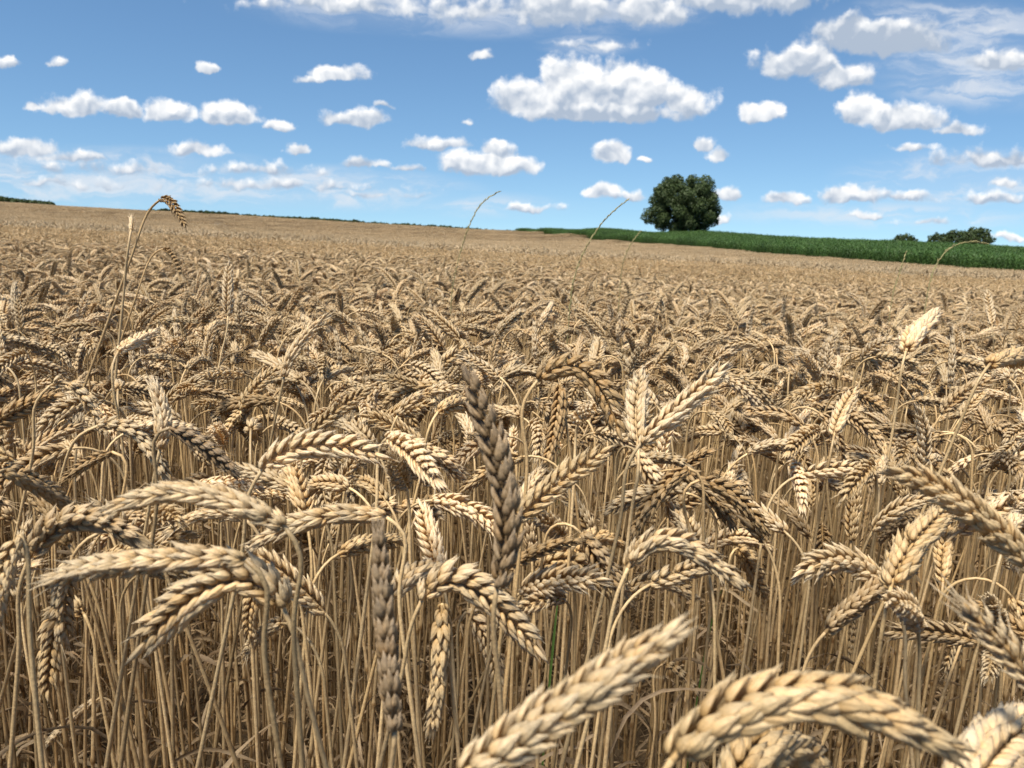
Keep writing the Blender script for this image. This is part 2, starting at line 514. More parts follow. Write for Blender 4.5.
def hero(label, base, mid, tip, d, L=None, away=0, tone='straw', stem=None, twist=None, split=False, fat=1.0, awn=1.0, open_=1.0, leaf=0, neck=0.04, rs=1.0):
    """one stalk: ear base / middle / tip and, if it shows, where its straw runs; d = metres from the camera"""
    seed = int(rng.integers(1 << 30))
    r = np.random.default_rng(seed)
    B = pt(*base, d)
    pxl = math.hypot(mid[0] - base[0], mid[1] - base[1]) + math.hypot(tip[0] - mid[0], tip[1] - mid[1])
    flat = pxl * d / F
    dz = 0.0
    if away and L and L > flat: dz = away * math.sqrt(L * L - flat * flat)
    Mi = pt(*mid, d + dz * .5); Ti = pt(*tip, d + dz)
    C = quad3(B, Mi, Ti)
    T0 = norm(C(0.06) - C(0))
    # the straw runs towards a lower point
    if stem is not None: low = pt(*stem, d + 0.01)
    else: low = B - np.array([T0[0] * .03 + r.normal(0, .006), T0[1] * .03 + r.normal(0, .006), 0.07 + max(0, -T0[2]) * .03])
    if low[2] > B[2] - .03: low[2] = B[2] - .03
    dirn = norm(B - low)
    lean = np.array([dirn[0], dirn[1]]) / max(dirn[2], .35)
    if stem is None: lean = lean * 0.12 + r.normal(0, .03, 2)
    lean = np.clip(lean, -.45, .45)
    gx_, gy_ = low[0] - lean[0] * low[2] * .9, low[1] - lean[1] * low[2] * .9
    if gy_ < 0.08: gy_ = 0.08
    G = np.array([gx_, gy_, terrain(gx_, gy_)[0] - .01])
    o = thing('wheat_stalk', label, CAT, G, GROUP)
    col = TONES[tone]
    st = build_stem(stem_path(G, B, T0, neck, low), seed + 1, 7, .0021 * rs, .0013 * rs)
    link('stem', st.mesh('stem', M_STEM, origin=G), o, tuple(0.5 + 0.5 * c for c in col))
    ear, sp = build_ear(C, seed + 2, 2, twist, split, fat, awn, open_)
    e = link('ear', ear.mesh('ear', M_EAR, origin=G), o, col)
    for m in sp: link('spikelet', m.mesh('spikelet', M_EAR, origin=G), e, col)
    for _ in range(leaf or r.integers(2, 4)):
        h = r.uniform(.25, .62)
        p = G + (low - G) * h / max(low[2] - G[2], .2)
        lf = build_leaf(p, r.uniform(0, 2 * PI), r.uniform(.10, .2), r.uniform(.0018, .0036), int(r.integers(1 << 30)))
        link('leaf', lf.mesh('leaf', M_LEAF, origin=G), o, (1, 1, 1))
    hx, hy, _ = project(C(.5))
    HEROES.append((hx, hy))
    return o

HEROES = []; ANCH = []
def H(anchor, label, *a, **k):
    hero(label, *a, **k); ANCH.append(anchor)

SP = dict(split=True)
# --- the big ones along the lower edge
H('big blurred ear at the lower edge', 'big pale blurred ear pointing up to the right across the lower edge', (462, 775), (580, 695), (684, 626), .262, tone='straw', stem=(440, 810), twist=0.4, **SP)
H('thick arched ear along the lower edge', 'thick golden ear arched like a bridge along the lower right edge', (672, 760), (800, 697), (960, 754), .265, tone='gold', stem=(640, 805), twist=.5, open_=.8, fat=.95, **SP)
H('golden ear under the thick arch', 'golden ear half hidden under the thick arched ear at the lower edge', (728, 800), (770, 745), (822, 775), .31, L=.09, away=1, tone='gold', stem=(715, 830))
H('bushy ear in the lower right corner', 'short bushy pale ear in the lower right corner', (962, 790), (995, 748), (1034, 715), .30, L=.085, away=1, tone='pale', stem=(950, 830), fat=1.1, **SP)
H('long awned ear at the right border', 'pale long awned ear at right border, tip up left above leaning straw', (1058, 712), (1006, 648), (957, 598), .33, tone='straw', stem=(1050, 790), awn=2.2, **SP)
H('long diagonal ear by the right border', 'long golden ear slanting up left from the right border', (1040, 575), (965, 505), (886, 470), .40, tone='gold', stem=(1065, 660), fat=.85, **SP)
H('ear leaning beside the diagonal one', 'golden ear leaning up right on a long slanted straw beneath the diagonal ear', (891, 587), (912, 545), (950, 506), .52, L=.09, away=1, tone='gold', stem=(874, 690), **SP)
H('short upright ear on the right', 'short upright golden ear behind the leaning one', (943, 582), (944, 552), (950, 524), .72, L=.08, away=1, tone='gold', stem=(936, 625))
H('ear with bristly tip pointing left', 'golden ear arching left to a bristly tip beside the tall straws', (893, 598), (848, 562), (796, 578), .60, L=.095, away=-1, tone='straw', stem=(905, 690), **SP)
H('stubby ear on a straight straw', 'stubby ear seen end on atop a straight straw', (917, 626), (906, 607), (890, 603), .56, L=.075, away=-1, tone='straw', stem=(918, 715), fat=1.05)
H('flat ear below the stubby one', 'ear lying level to the left beneath the stubby ear', (980, 643), (930, 632), (884, 635), .66, tone='tan', stem=(1000, 720))
H('small hanging ear', 'small isolated ear hanging straight down between bare straws', (851, 604), (853, 632), (846, 662), .98, tone='gold', stem=(862, 640), fat=.85, neck=.02)
H('upright ear left of the diagonal one', 'slim upright golden ear left of the diagonal ear tip', (851, 541), (853, 505), (857, 466), .88, tone='gold', stem=(848, 610))
# --- centre
H('arched pale ear on a slanted straw', 'pale ear arched to the right on a thick slanted straw', (628, 568), (672, 542), (745, 587), .50, tone='straw', stem=(606, 648), twist=.9, **SP)
H('ear tucked under the arched pale one', 'ear tucked below the arched pale ear, pointing right', (620, 602), (655, 581), (698, 599), .70, tone='straw', stem=(612, 660))
H('arched golden ear at the centre', 'golden ear arched to the right on a thin hooked neck', (536, 571), (570, 560), (614, 597), .72, L=.095, away=1, tone='gold', stem=(513, 612), **SP)
H('low ear behind the big blurred one', 'low ear drooping right behind the tip of the big blurred ear', (664, 664), (682, 674), (706, 703), .90, L=.08, away=-1, tone='tan', stem=(655, 730))
H('knobbly ear above the golden arch', 'short knobbly ear over the golden arched one', (578, 552), (596, 537), (624, 545), .76, L=.085, away=1, tone='gold', stem=(576, 620))
H('dark ear drooping left', 'dark golden ear drooping down to the left beside a pair of hanging ears', (688, 468), (656, 497), (630, 540), .66, tone='dark', stem=(705, 560), neck=.03)
H('ear drooping right beside the dark one', 'golden brown ear drooping right, back to back with the dark ear', (700, 480), (735, 497), (768, 535), .68, tone='dark', stem=(695, 570))
H('hanging tip under the pale level ear', 'small ear hanging under the pale level ear', (738, 548), (752, 568), (764, 600), .85, L=.085, away=1, tone='gold', stem=(725, 610))
H('pale level ear right of centre', 'pale ear lying level to the right above a hanging ear tip', (706, 546), (740, 537), (774, 550), .92, L=.09, away=1, tone='pale', stem=(698, 610))
H('fat drooping ear', 'fat ear drooping right on a pale hooked neck over hanging ears', (422, 600), (470, 585), (543, 657), .50, tone='straw', stem=(405, 662), twist=2.1, **SP)
H('ear behind the fat drooping one', 'bristly ear right behind the fat drooping ear', (393, 598), (424, 570), (465, 578), .56, L=.09, away=1, tone='straw', stem=(385, 680))
H('straight hanging ear', 'long ear hanging straight down under the fat drooping ear', (442, 604), (440, 668), (430, 737), .56, tone='gold', stem=(452, 690), neck=.02, twist=.3, **SP)
H('hanging ear under the fat one', 'ear hanging right of the straight hanging one', (466, 612), (487, 640), (500, 697), .70, tone='straw', stem=(458, 690), neck=.02)
H('grey upright ear', 'weathered grey ear standing upright on its straw', (395, 731), (385, 625), (378, 520), .36, tone='grey', stem=(386, 790), twist=.2, awn=.5, fat=.8, open_=.75, **SP)
H('tall curved grey ear', 'tall weathered grey ear curving up to the left', (497, 588), (504, 490), (464, 369), .385, tone='grey', stem=(500, 680), twist=.35, awn=.5, fat=.74, open_=.75, **SP)
# --- left
H('big arched ear left of centre', 'big pale ear arched right with raised bristles on a golden slanted neck', (262, 470), (312, 446), (388, 458), .53, tone='pale', stem=(244, 545), awn=1.4, twist=1.7, **SP)
H('long ear pointing left', 'long ear pointing left with separate plump spikelets, uppermost of three', (285, 527), (192, 493), (107, 513), .40, tone='straw', stem=(292, 620), twist=.1, fat=.88, **SP)
H('level ear pointing left', 'long level ear pointing left, middle of three', (246, 560), (150, 561), (42, 581), .375, tone='straw', stem=(262, 650), twist=.2, awn=1.2, fat=.84, **SP)
H('thick ear curving down left', 'thick ear curving down left on a straw slanting right, lowest of three', (283, 608), (224, 580), (135, 655), .42, tone='straw', stem=(303, 678), twist=1.4, fat=1.1, **SP)
H('ear pointing left behind the grey one', 'ear running left from the top of the grey upright ear', (386, 517), (318, 518), (252, 546), .52, tone='straw', stem=(398, 600), twist=.2, **SP)
H('slim ear right of the grey one', 'slim ear pointing right behind the top of the grey upright ear', (362, 520), (400, 506), (444, 518), .80, tone='straw', stem=(352, 590))
H('bristly ear between two long ones', 'bristly ear tucked between the two long ears pointing left', (246, 520), (205, 514), (163, 537), .62, tone='straw', stem=(250, 600), awn=2.0)
H('ear at the left border', 'tan ear slanting down right from the left border', (4, 470), (45, 488), (74, 512), .56, L=.09, away=1, tone='tan', stem=(-14, 560))
H('drooping ear near the left border', 'ear drooping right above the level ear near the left border', (28, 560), (76, 520), (146, 546), .50, tone='tan', stem=(20, 640), fat=1.05, **SP)
H('cut off ear at the left border', 'hanging ear cut off by the left border', (20, 535), (2, 580), (-8, 640), .44, tone='straw', stem=(30, 640), neck=.02)
H('low hooked ear on the left', 'low ear hooked over and hanging down left', (84, 614), (58, 618), (48, 698), .68, tone='gold', stem=(100, 690), neck=.02)
H('pale little ear low on the left', 'slim pale little ear slanting down low by the left border', (100, 698), (76, 716), (46, 746), .88, tone='pale', stem=(112, 760), fat=.8)
H('plump white ear', 'plump whitish ear standing upright before darker ears', (160, 449), (162, 415), (150, 380), .60, tone='pale', stem=(152, 490), fat=1.5)
H('blackened ear', 'grey black mottled ear slanting down right behind the plump white ear', (170, 428), (206, 448), (241, 478), .56, tone='grey', stem=(158, 500), awn=2.2)
H('fat fuzzy ear on a tall straw', 'fat fuzzy ear leaning right on a tall straight straw', (118, 352), (136, 341), (158, 330), .88, L=.085, away=1, tone='pale', stem=(124, 460), fat=1.15)
H('hooked ear with white tips', 'hooked ear with whitish tips drooping right on paired straws', (50, 386), (76, 388), (101, 426), .70, tone='straw', stem=(34, 450))
H('white tipped ear below the hook', 'white tipped ear drooping right below the hooked one', (98, 426), (136, 434), (168, 482), .66, tone='straw', stem=(66, 460))
H('dark spiky ear', 'dark ear with spiky whitish tips crossing down left', (112, 452), (86, 464), (58, 484), .66, tone='dark', stem=(120, 520), awn=1.5)
H('leaning ear upper left', 'bristly ear leaning up right on a slanted pale straw', (284, 377), (298, 345), (329, 315), .82, tone='straw', stem=(270, 445), awn=1.4)
H('ear leaning up right behind the big arch', 'golden ear leaning up right behind the big arched ear', (312, 433), (338, 410), (370, 388), .80, tone='gold', stem=(305, 500))
H('level ear left of the curved grey one', 'level ear reaching right to the tip of the curved grey ear', (398, 415), (424, 394), (464, 388), .82, tone='straw', stem=(392, 480))
H('pale ear drooping before the curved grey one', 'pale ear drooping right, between the big arched ear and curved grey ear', (388, 438), (412, 452), (442, 487), .60, L=.09, away=-1, tone='pale', stem=(376, 520), awn=1.3)
H('tousled ear under the pale drooping one', 'tousled ear under the pale drooping ear', (406, 488), (398, 472), (390, 454), .62, L=.08, away=-1, tone='straw', stem=(410, 560), awn=1.5)
H('ear ending at the curved grey one', 'golden ear pointing right into the side of the curved grey ear', (438, 412), (460, 404), (484, 416), .76, L=.09, away=1, tone='gold', stem=(422, 470))
# --- upper middle and right
H('white upright ear of the forked pair', 'whitish upright ear, left half of a forked pair', (638, 446), (636, 410), (642, 371), .62, L=.085, away=1, tone='pale', stem=(630, 520), fat=1.1)
H('right ear of the forked pair', 'cream ear leaning up right, right half of a forked pair', (641, 443), (680, 408), (728, 365), .58, tone='pale', stem=(622, 515), **SP)
H('round ear seen end on', 'round whitish ear seen end on at a straw tip', (578, 421), (586, 411), (601, 408), .70, L=.08, away=-1, tone='pale', stem=(574, 480), fat=1.1)
H('dark ear hanging in the middle', 'dark golden ear hanging nearly straight down at the middle', (560, 384), (557, 425), (545, 467), .80, tone='dark', stem=(572, 470), neck=.02)
H('dark arched ear', 'long dark ear arched right, ending beside the forked pair', (538, 380), (585, 372), (621, 438), .58, tone='dark', stem=(528, 470), **SP)
H('slanting ear right of the curved grey one', 'ear slanting up right beside the curved grey ear', (515, 521), (562, 480), (612, 447), .56, tone='gold', stem=(505, 600), **SP)
H('little white upright ear', 'little whitish upright ear beyond the forked pair', (730, 487), (734, 466), (741, 446), .92, L=.07, away=1, tone='pale', stem=(722, 560))
H('bristly ear on a slanted straw', 'bristly upright ear on a thin straw slanting down left', (834, 436), (842, 412), (856, 389), .82, L=.08, away=1, tone='straw', stem=(822, 500), awn=1.5)
H('fat ear standing above the crop', 'fat pale ear leaning right above the crop on a thick straw', (906, 351), (918, 330), (937, 312), .85, L=.085, away=1, tone='pale', stem=(896, 410), fat=1.25)
H('golden ear pointing down left', 'golden ear pointing down left behind the bristly upright one', (818, 430), (802, 438), (786, 456), .86, L=.085, away=-1, tone='gold', stem=(828, 500))
H('ear on the long leaning straw', 'ear bent right by the border on a very long leaning straw', (990, 364), (1010, 358), (1034, 362), .72, L=.085, away=1, tone='gold', stem=(944, 462))

# --- stalks that stick out above the rest, further off
H('tall nodding ear against the sky', 'tall lone stalk with dark ear nodding right above the horizon', (160, 200), (172, 204), (186, 229), 1.15, L=.075, away=-1, tone='dark', stem=(131, 258), neck=.05, fat=.72, rs=1.25)
H('tall stalk with a stub', 'tall stalk with short pale stubby ear beside the tall nodding ear', (131, 230), (132, 223), (132, 216), 1.15, L=.03, away=1, tone='pale', stem=(124, 290), fat=1.3, rs=1.3)
H('lower nodding ear by the tall pair', 'stalk with ear nodding right just under the tall nodding ear', (163, 249), (173, 256), (181, 276), 1.25, L=.07, away=-1, tone='dark', stem=(140, 285), neck=.05, fat=.7)
H('upright ear above the crop, left', 'upright pale ear on a long straw left of the leaning bristly ear', (228, 316), (228, 290), (229, 262), 1.25, tone='pale', stem=(220, 360))
H('white upright ear at far right', 'small whitish upright ear sticking out near the right border', (992, 325), (990, 310), (987, 291), 1.7, L=.085, away=1, tone='pale', stem=(994, 360))

# ---- variants for all other stalks ------------------------------------------------
def plant_curve(th1, th2, h, sway, L=0.092, neckL=0.07, out=0.0):
    """straw in the XZ plane, bending towards +X: angles from the vertical at ear base and ear tip"""
    P = [np.zeros(3)]; th = 0.0
    hs = h - 0.05
    n = 14
    for i in range(n):
        a = sway * (i / n)
        P.append(P[-1] + np.array([math.sin(a), 0, math.cos(a)]) * hs / n)
    for i in range(12):
        a = sway + (th1 - sway) * ((i + .5) / 12) ** 1.2
        P.append(P[-1] + np.array([math.sin(a), 0, math.cos(a)]) * neckL / 12)
    E = [P[-1]]
    for i in range(20):
        a = th1 + (th2 - th1) * (i + .5) / 20; o = out * (i + .5) / 20
        E.append(E[-1] + np.array([math.sin(a) * math.cos(o), math.sin(o), math.cos(a) * math.cos(o)]) * L / 20)
    return np.array(P), np.array(E)

def polyC(E):
    def C(u):
        x = u * (len(E) - 1); i = min(int(x), len(E) - 2); t = x - i
        return E[i] * (1 - t) + E[i + 1] * t
    return C

POSES = [  # th1, th2, kind
    (8, 14, 'upright'), (16, 34, 'leaning'), (28, 58, 'leaning'), (45, 78, 'bent'), (60, 92, 'bent'), (66, 108, 'bent'),
    (78, 118, 'drooping'), (92, 136, 'drooping'), (110, 150, 'drooping'), (128, 168, 'hanging'), (150, 178, 'hanging'), (55, 100, 'bent'),
    (72, 100, 'bent'), (36, 84, 'bent'), (84, 128, 'drooping'), (24, 70, 'leaning')]
H0 = 0.82
POSES0 = list(POSES)
_r = np.random.default_rng(9)
POSES = POSES + [(max(4, a + _r.normal(0, 7)), min(178, b + _r.normal(0, 11)), k) for a, b, k in POSES]
VAR = []
for i, (a, b, kind) in enumerate(POSES):
    P, E = plant_curve(D2R(a), D2R(b), H0 + .03 * math.cos(i * 2.1), D2R(2 + (i % 4) * 1.6), L=.068 + .0055 * (i % 5), neckL=.05 + .015 * (i % 3), out=_r.normal(0, .45))
    dz_ = .7 * (.845 - max(P[:, 2].max(), E[:, 2].max()))      # crop tops come out nearly level
    P[:, 2] += dz_ * np.clip(P[:, 2] / P[-1, 2], 0, 1); E[:, 2] += dz_
    stem = build_stem(P, 100 + i)
    ear, _ = build_ear(polyC(E), 200 + i, 1, fat=1.0 + .07 * (i % 4), awn=.8 + .5 * (i % 3), open_=.85 + .1 * (i % 5))
    leaves = [build_leaf(P[int(k)], 1.7 * i + 2.3 * j, .10 + .02 * ((i + j) % 5), .0018 + .0005 * ((i + j) % 4), 300 + 7 * i + j) for j, k in enumerate((4, 6, 9, 2, 5))]
    VAR.append(dict(kind=kind, P=P, E=E, stem=stem, ear=ear, leaves=leaves,
                    m_stem=stem.mesh('stem', M_STEM), m_ear=ear.mesh('ear', M_EAR), m_leaf=[l.mesh('leaf', M_LEAF) for l in leaves]))

# ---- scatter ---------------------------------------------------------------------
def scatter(y0, y1, dens, side=.80, pad=.5, seed=1):
    r = np.random.default_rng(seed)
    w = side * y1 + pad
    n = int(dens * 2 * w * (y1 - y0))
    x = r.uniform(-w, w, n); y = r.uniform(y0, y1, n)
    ok = np.abs(x) < side * np.maximum(y, 0) + pad
    return x[ok], y[ok]

sx, sy = scatter(0.42, 3.6, 430, .8, .45, 3)
# drill rows about 12 cm apart, a little irregular
sx = np.round(sx / .12) * .12 + rng.normal(0, .022, len(sx))
n1 = len(sx)
KP = np.tile([.035, .045, .055, .08, .08, .09, .09, .08, .075, .055, .03, .08, .075, .065, .075, .035], 2)
kind = rng.choice(len(VAR), n1, p=KP / KP.sum())
# heads mostly nod across the view, to either side, with some spread
rz = np.where(rng.random(n1) < .6, rng.normal(0, .95, n1), rng.normal(PI, 1.05, n1))
sc = np.clip(rng.normal(.965, .05 - .018 * np.clip((sy - 1.2) / 1.5, 0, 1), n1) - .015 * np.clip((sy - 1.2) / 1.5, 0, 1), .80, 1.04)
tall = (rng.random(n1) < .08) & (sy > 1.2) & (sy < 3.0)
sc = np.where(tall, rng.uniform(1.0, 1.09, n1), sc); kind = np.where(tall, rng.choice([0, 1, 2, 16, 17, 18, 31], n1), kind)
tilt = rng.normal(0, .055, (n1, 2))
sz = terrain(sx, sy)
# where the ear of every scattered plant shows
def rotm(rx, ry, rz_):
    return np.array(Matrix.Rotation(rz_, 3, 'Z') @ Matrix.Rotation(ry, 3, 'Y') @ Matrix.Rotation(rx, 3, 'X'))
rows = []
keep = np.ones(n1, bool)
for i in range(n1):
    R = rotm(tilt[i, 0], tilt[i, 1], rz[i]) * sc[i]
    E = VAR[kind[i]]['E'] @ R.T + np.array([sx[i], sy[i], sz[i]])
    X = np.array([project(E[k]) for k in (0, 10, 20)])
    top = E[:, 2].max()
    dmin = X[:, 2].min()
    if dmin < .56 or (dmin < .80 and top > CAMZ - .20) or (dmin < 1.2 and top > CAMZ - .14) or top > CAMZ - .03:
        keep[i] = False; continue
    if dmin < 1.0 and X[1, 1] > 515 and 300 < X[1, 0] < 900 and rng.random() < .5:
        keep[i] = False; continue
    if -40 < X[1, 0] < 1064 and X[1, 1] < 800:
        rows.append((dmin + .0004 * abs(X[1, 0] - 512), i, X))
rows.sort(key=lambda t: t[0])
N_IND = 300 - len(HEROES)
chosen = rows[:N_IND]
ind = set(t[1] for t in chosen)

FILL_TONES = ['gold', 'straw', 'pale', 'tan', 'tan', 'straw', 'gold', 'pale', 'straw', 'dark']
WORD = {'gold': 'golden', 'straw': 'cream', 'pale': 'whitish', 'tan': 'tan', 'dark': 'dark brown', 'grey': 'grey'}
used = set()
for (dd, i, X) in chosen:
    v = VAR[kind[i]]
    tone = FILL_TONES[int(rng.integers(len(FILL_TONES)))]
    dx, dy = X[2, 0] - X[0, 0], X[2, 1] - X[0, 1]
    ln = math.hypot(dx, dy); full = F * .09 / X[1, 2]
    way = 'right' if dx > 0 else 'left'
    if ln < .4 * full: pose = 'seen end on'
    elif dy < -.8 * ln: pose = 'standing upright'
    elif dy < -.35 * ln: pose = f'leaning up {way}'
    elif dy < .35 * ln: pose = f'lying level to the {way}'
    elif dy < .85 * ln: pose = f'drooping down {way}'
    else: pose = 'hanging straight down'
    order = sorted(range(len(HEROES)), key=lambda k: (HEROES[k][0] - X[1, 0]) ** 2 + (HEROES[k][1] - X[1, 1]) ** 2)
    label = None
    for k in order:
        ax_, ay_ = X[1, 0] - HEROES[k][0], X[1, 1] - HEROES[k][1]
        rel = ('right of' if ax_ > 0 else 'left of') if abs(ax_) > 1.6 * abs(ay_) else ('below' if ay_ > 0 else 'above')
        lab = f'{WORD[tone]} ear {pose}, {rel} the {ANCH[k]}'
        if lab not in used and len(lab.replace('-', ' ').split()) <= 16:
            label = lab; break
    used.add(label)
    g = np.array([sx[i], sy[i], sz[i]])
    o = thing('wheat_stalk', label, CAT, g, GROUP)
    o.rotation_mode = 'XYZ'
    o.rotation_euler = (tilt[i, 0], tilt[i, 1], rz[i]); o.scale = (sc[i],) * 3
    col = np.array(TONES[tone]) * rng.uniform(.92, 1.06)
    link('stem', v['m_stem'], o, .5 + .5 * col)
    link('ear', v['m_ear'], o, col)
    for ml in v['m_leaf'][:int(rng.integers(1, 4))]: link('leaf', ml, o, (1, 1, 1))

# ------------------------------------------------------------------ crop beyond: one stuff object, instanced
SRC = bpy.data.collections.new('crop_sources')          # never linked to the scene: only feeds the instances
src_names = []
def source(name, mb_list, mats, color=(1, 1, 1)):
    """join several MBs with their own materials into one source mesh"""
    allm = MB(); mi = []
    for k, m in enumerate(mb_list):
        allm.merge(m)
    me = allm.mesh(name, mats, tone=color)
    nq = [sum(len(a) for a in m.q) for m in mb_list]; ntr = [sum(len(a) for a in m.t) for m in mb_list]
    idx = np.concatenate([np.repeat(range(len(mb_list)), nq), np.repeat(range(len(mb_list)), ntr)]).astype(np.int32)
    me.polygons.foreach_set('material_index', idx)
    o = bpy.data.objects.new(name, me)
    SRC.objects.link(o); src_names.append(name)
    return o

def cat_mb(l):
    m = MB()
    for x in l: m.merge(x)
    return m

# near plants, full detail: index 0..31 (two tones of each pose)
PAL = [(1.0, .97, .90), (1.18, 1.19, 1.22), (.90, .84, .76), (.97, .94, .88), (1.08, 1.07, 1.05), (.92, .86, .78)]
for i, v in enumerate(VAR):
    for t in range(2):
        source(f'a{i * 2 + t:03d}', [v['ear'], v['stem'], cat_mb(v['leaves'])], [M_EAR, M_STEM, M_LEAF], PAL[(i + 3 * t) % 6])
NB = len(src_names)
# mid plants
MIDS = []
for i, (a, b, kd) in enumerate(POSES[:12] + POSES[16:28]):
    P, E = plant_curve(D2R(a), D2R(b), H0, D2R(3), L=.076)
    dz_ = .7 * (.845 - max(P[:, 2].max(), E[:, 2].max()))
    P[:, 2] += dz_ * np.clip(P[:, 2] / P[-1, 2], 0, 1); E[:, 2] += dz_
    ear, _ = build_ear(polyC(E), 400 + i, 0, fat=1.05)
    st = MB(); tube(st, P[[0, 6, 12, 15, 20, 26]], [.002, .0018, .0016, .0014, .0013, .0012], 3, cs=[(.9, 0), (.7, 0), (.4, 0), (.2, 0), (.1, 0), (.1, 0)])
    lf = build_leaf(P[9], 2.1 * i, .13, .003, 600 + i)
    source(f'b{i:03d}', [ear, st, lf], [M_EAR, M_STEM, M_LEAF], PAL[i % 6])
    MIDS.append((ear, st))
NC = len(src_names)
# patches, 1 m x 1 m, for the distance
for k in range(5):
    r = np.random.default_rng(700 + k)
    e_all, s_all = MB(), MB()
    for j in range(150):
        hh = np.clip(r.normal(.755, .04), .62, .85)
        az_ = r.uniform(0, 2 * PI); th = D2R(np.clip(r.normal(75, 38), 5, 170))
        p = np.array([r.uniform(-.5, .5), r.uniform(-.5, .5), hh])
        t0 = np.array([math.cos(az_) * math.sin(th * .7), math.sin(az_) * math.sin(th * .7), math.cos(th * .7)])
        t1 = np.array([math.cos(az_) * math.sin(th), math.sin(az_) * math.sin(th), math.cos(th)])
        tube(e_all, [p, p + t0 * .02, p + t0 * .045, p + t0 * .045 + t1 * .03, p + t0 * .045 + t1 * .05], np.array([.003, .0085, .009, .008, .002]) * r.uniform(.9, 1.25), 4, (np.clip(r.normal(.3, .2), 0, 1), r.uniform(.0, .3)), cap=False)
        g = np.array([p[0] + r.normal(0, .02), p[1] + r.normal(0, .02), 0.25])
        if j % 2 == 0: tube(s_all, [g, p], [.0035, .003], 3, (.5, 0), cap=False)
    source(f'c{k:03d}', [e_all, s_all], [M_EAR, M_STEM], ((.80, .80, .83), (.86, .86, .89), (.72, .73, .76), (.80, .80, .83), (.84, .84, .87))[k])

pts, rot, scl, vid = [], [], [], []
def put(x, y, z, r3, s3, v):
    pts.append(np.column_stack([x, y, z])); rot.append(r3); scl.append(s3); vid.append(v)
m1 = keep.copy()
for i in ind: m1[i] = False
k1 = np.where(m1)[0]
put(sx[k1], sy[k1], sz[k1], np.column_stack([tilt[k1], rz[k1]]), np.repeat(sc[k1][:, None], 3, 1), kind[k1] * 2 + rng.integers(0, 2, len(k1)))
# 3.6 .. 15 m
x, y = scatter(3.6, 15, 270, .78, 1.2, 8); n = len(x)
x = np.round(x / .12) * .12 + rng.normal(0, .03, n)
s = np.clip(rng.normal(.94, .03, n), .8, 1.0)
wobble = .03 * np.sin(x * .9 + 1.3 * np.sin(y * .5)) * np.sin(y * .7)
put(x, y, terrain(x, y), np.column_stack([rng.normal(0, .08, n), rng.normal(0, .08, n), rng.uniform(0, 2 * PI, n)]), np.repeat((s + wobble)[:, None], 3, 1), np.where(y + rng.normal(0, .5, n) < 7.5, rng.choice(len(VAR), n, p=KP / KP.sum()) * 2 + rng.integers(0, 2, n), NB + rng.integers(0, NC - NB, n)))
# wheat close beside and behind the camera
x = rng.uniform(-3.2, 3.2, 6000); y = rng.uniform(-1.5, .5, 6000)
ok = (np.abs(x) > .8 * np.maximum(y, 0) + .55) | (y < -.45); x, y = x[ok], y[ok]; n = len(x)
put(x, y, terrain(x, y), np.column_stack([rng.normal(0, .05, n), rng.normal(0, .05, n), rng.uniform(0, 2 * PI, n)]), np.repeat(rng.normal(.95, .05, n)[:, None], 3, 1), NB + rng.integers(0, NC - NB, n))
# patches to the crest
def patches(y0, y1, step, sxy):
    xs = np.arange(-.78 * y1 - 5, .78 * y1 + 5, step); ys = np.arange(y0, y1, step)
    X, Y = np.meshgrid(xs, ys); X = X.ravel(); Y = Y.ravel()
    X = X + rng.uniform(-.3, .3, len(X)) * step; Y = Y + rng.uniform(-.3, .3, len(Y)) * step
    ok = (np.abs(X) < .76 * Y + 4) & (X < maize_x(Y) - .4)
    # two wheel tracks of the sprayer run up the slope on the left
    for off in (0.0, 2.2):
        tx = -30 - off - (Y - 90) * .42
        ok &= ~((np.abs(X - tx) < .45 + .1 * step) & (Y > 60))
    X, Y = X[ok], Y[ok]; n = len(X)
    hv = 1 + .05 * np.sin(X * .21 + Y * .05) * np.sin(Y * .17) + rng.normal(0, .025, n)
    put(X, Y, terrain(X, Y), np.column_stack([np.zeros(n), np.zeros(n), rng.uniform(0, 2 * PI, n)]), np.column_stack([np.full(n, sxy), np.full(n, sxy), hv]), NC + rng.integers(0, 5, n))
patches(15, 60, .95, 1.05)
patches(60, 130, 1.9, 2.1)
patches(130, 315, 3.2, 3.6)

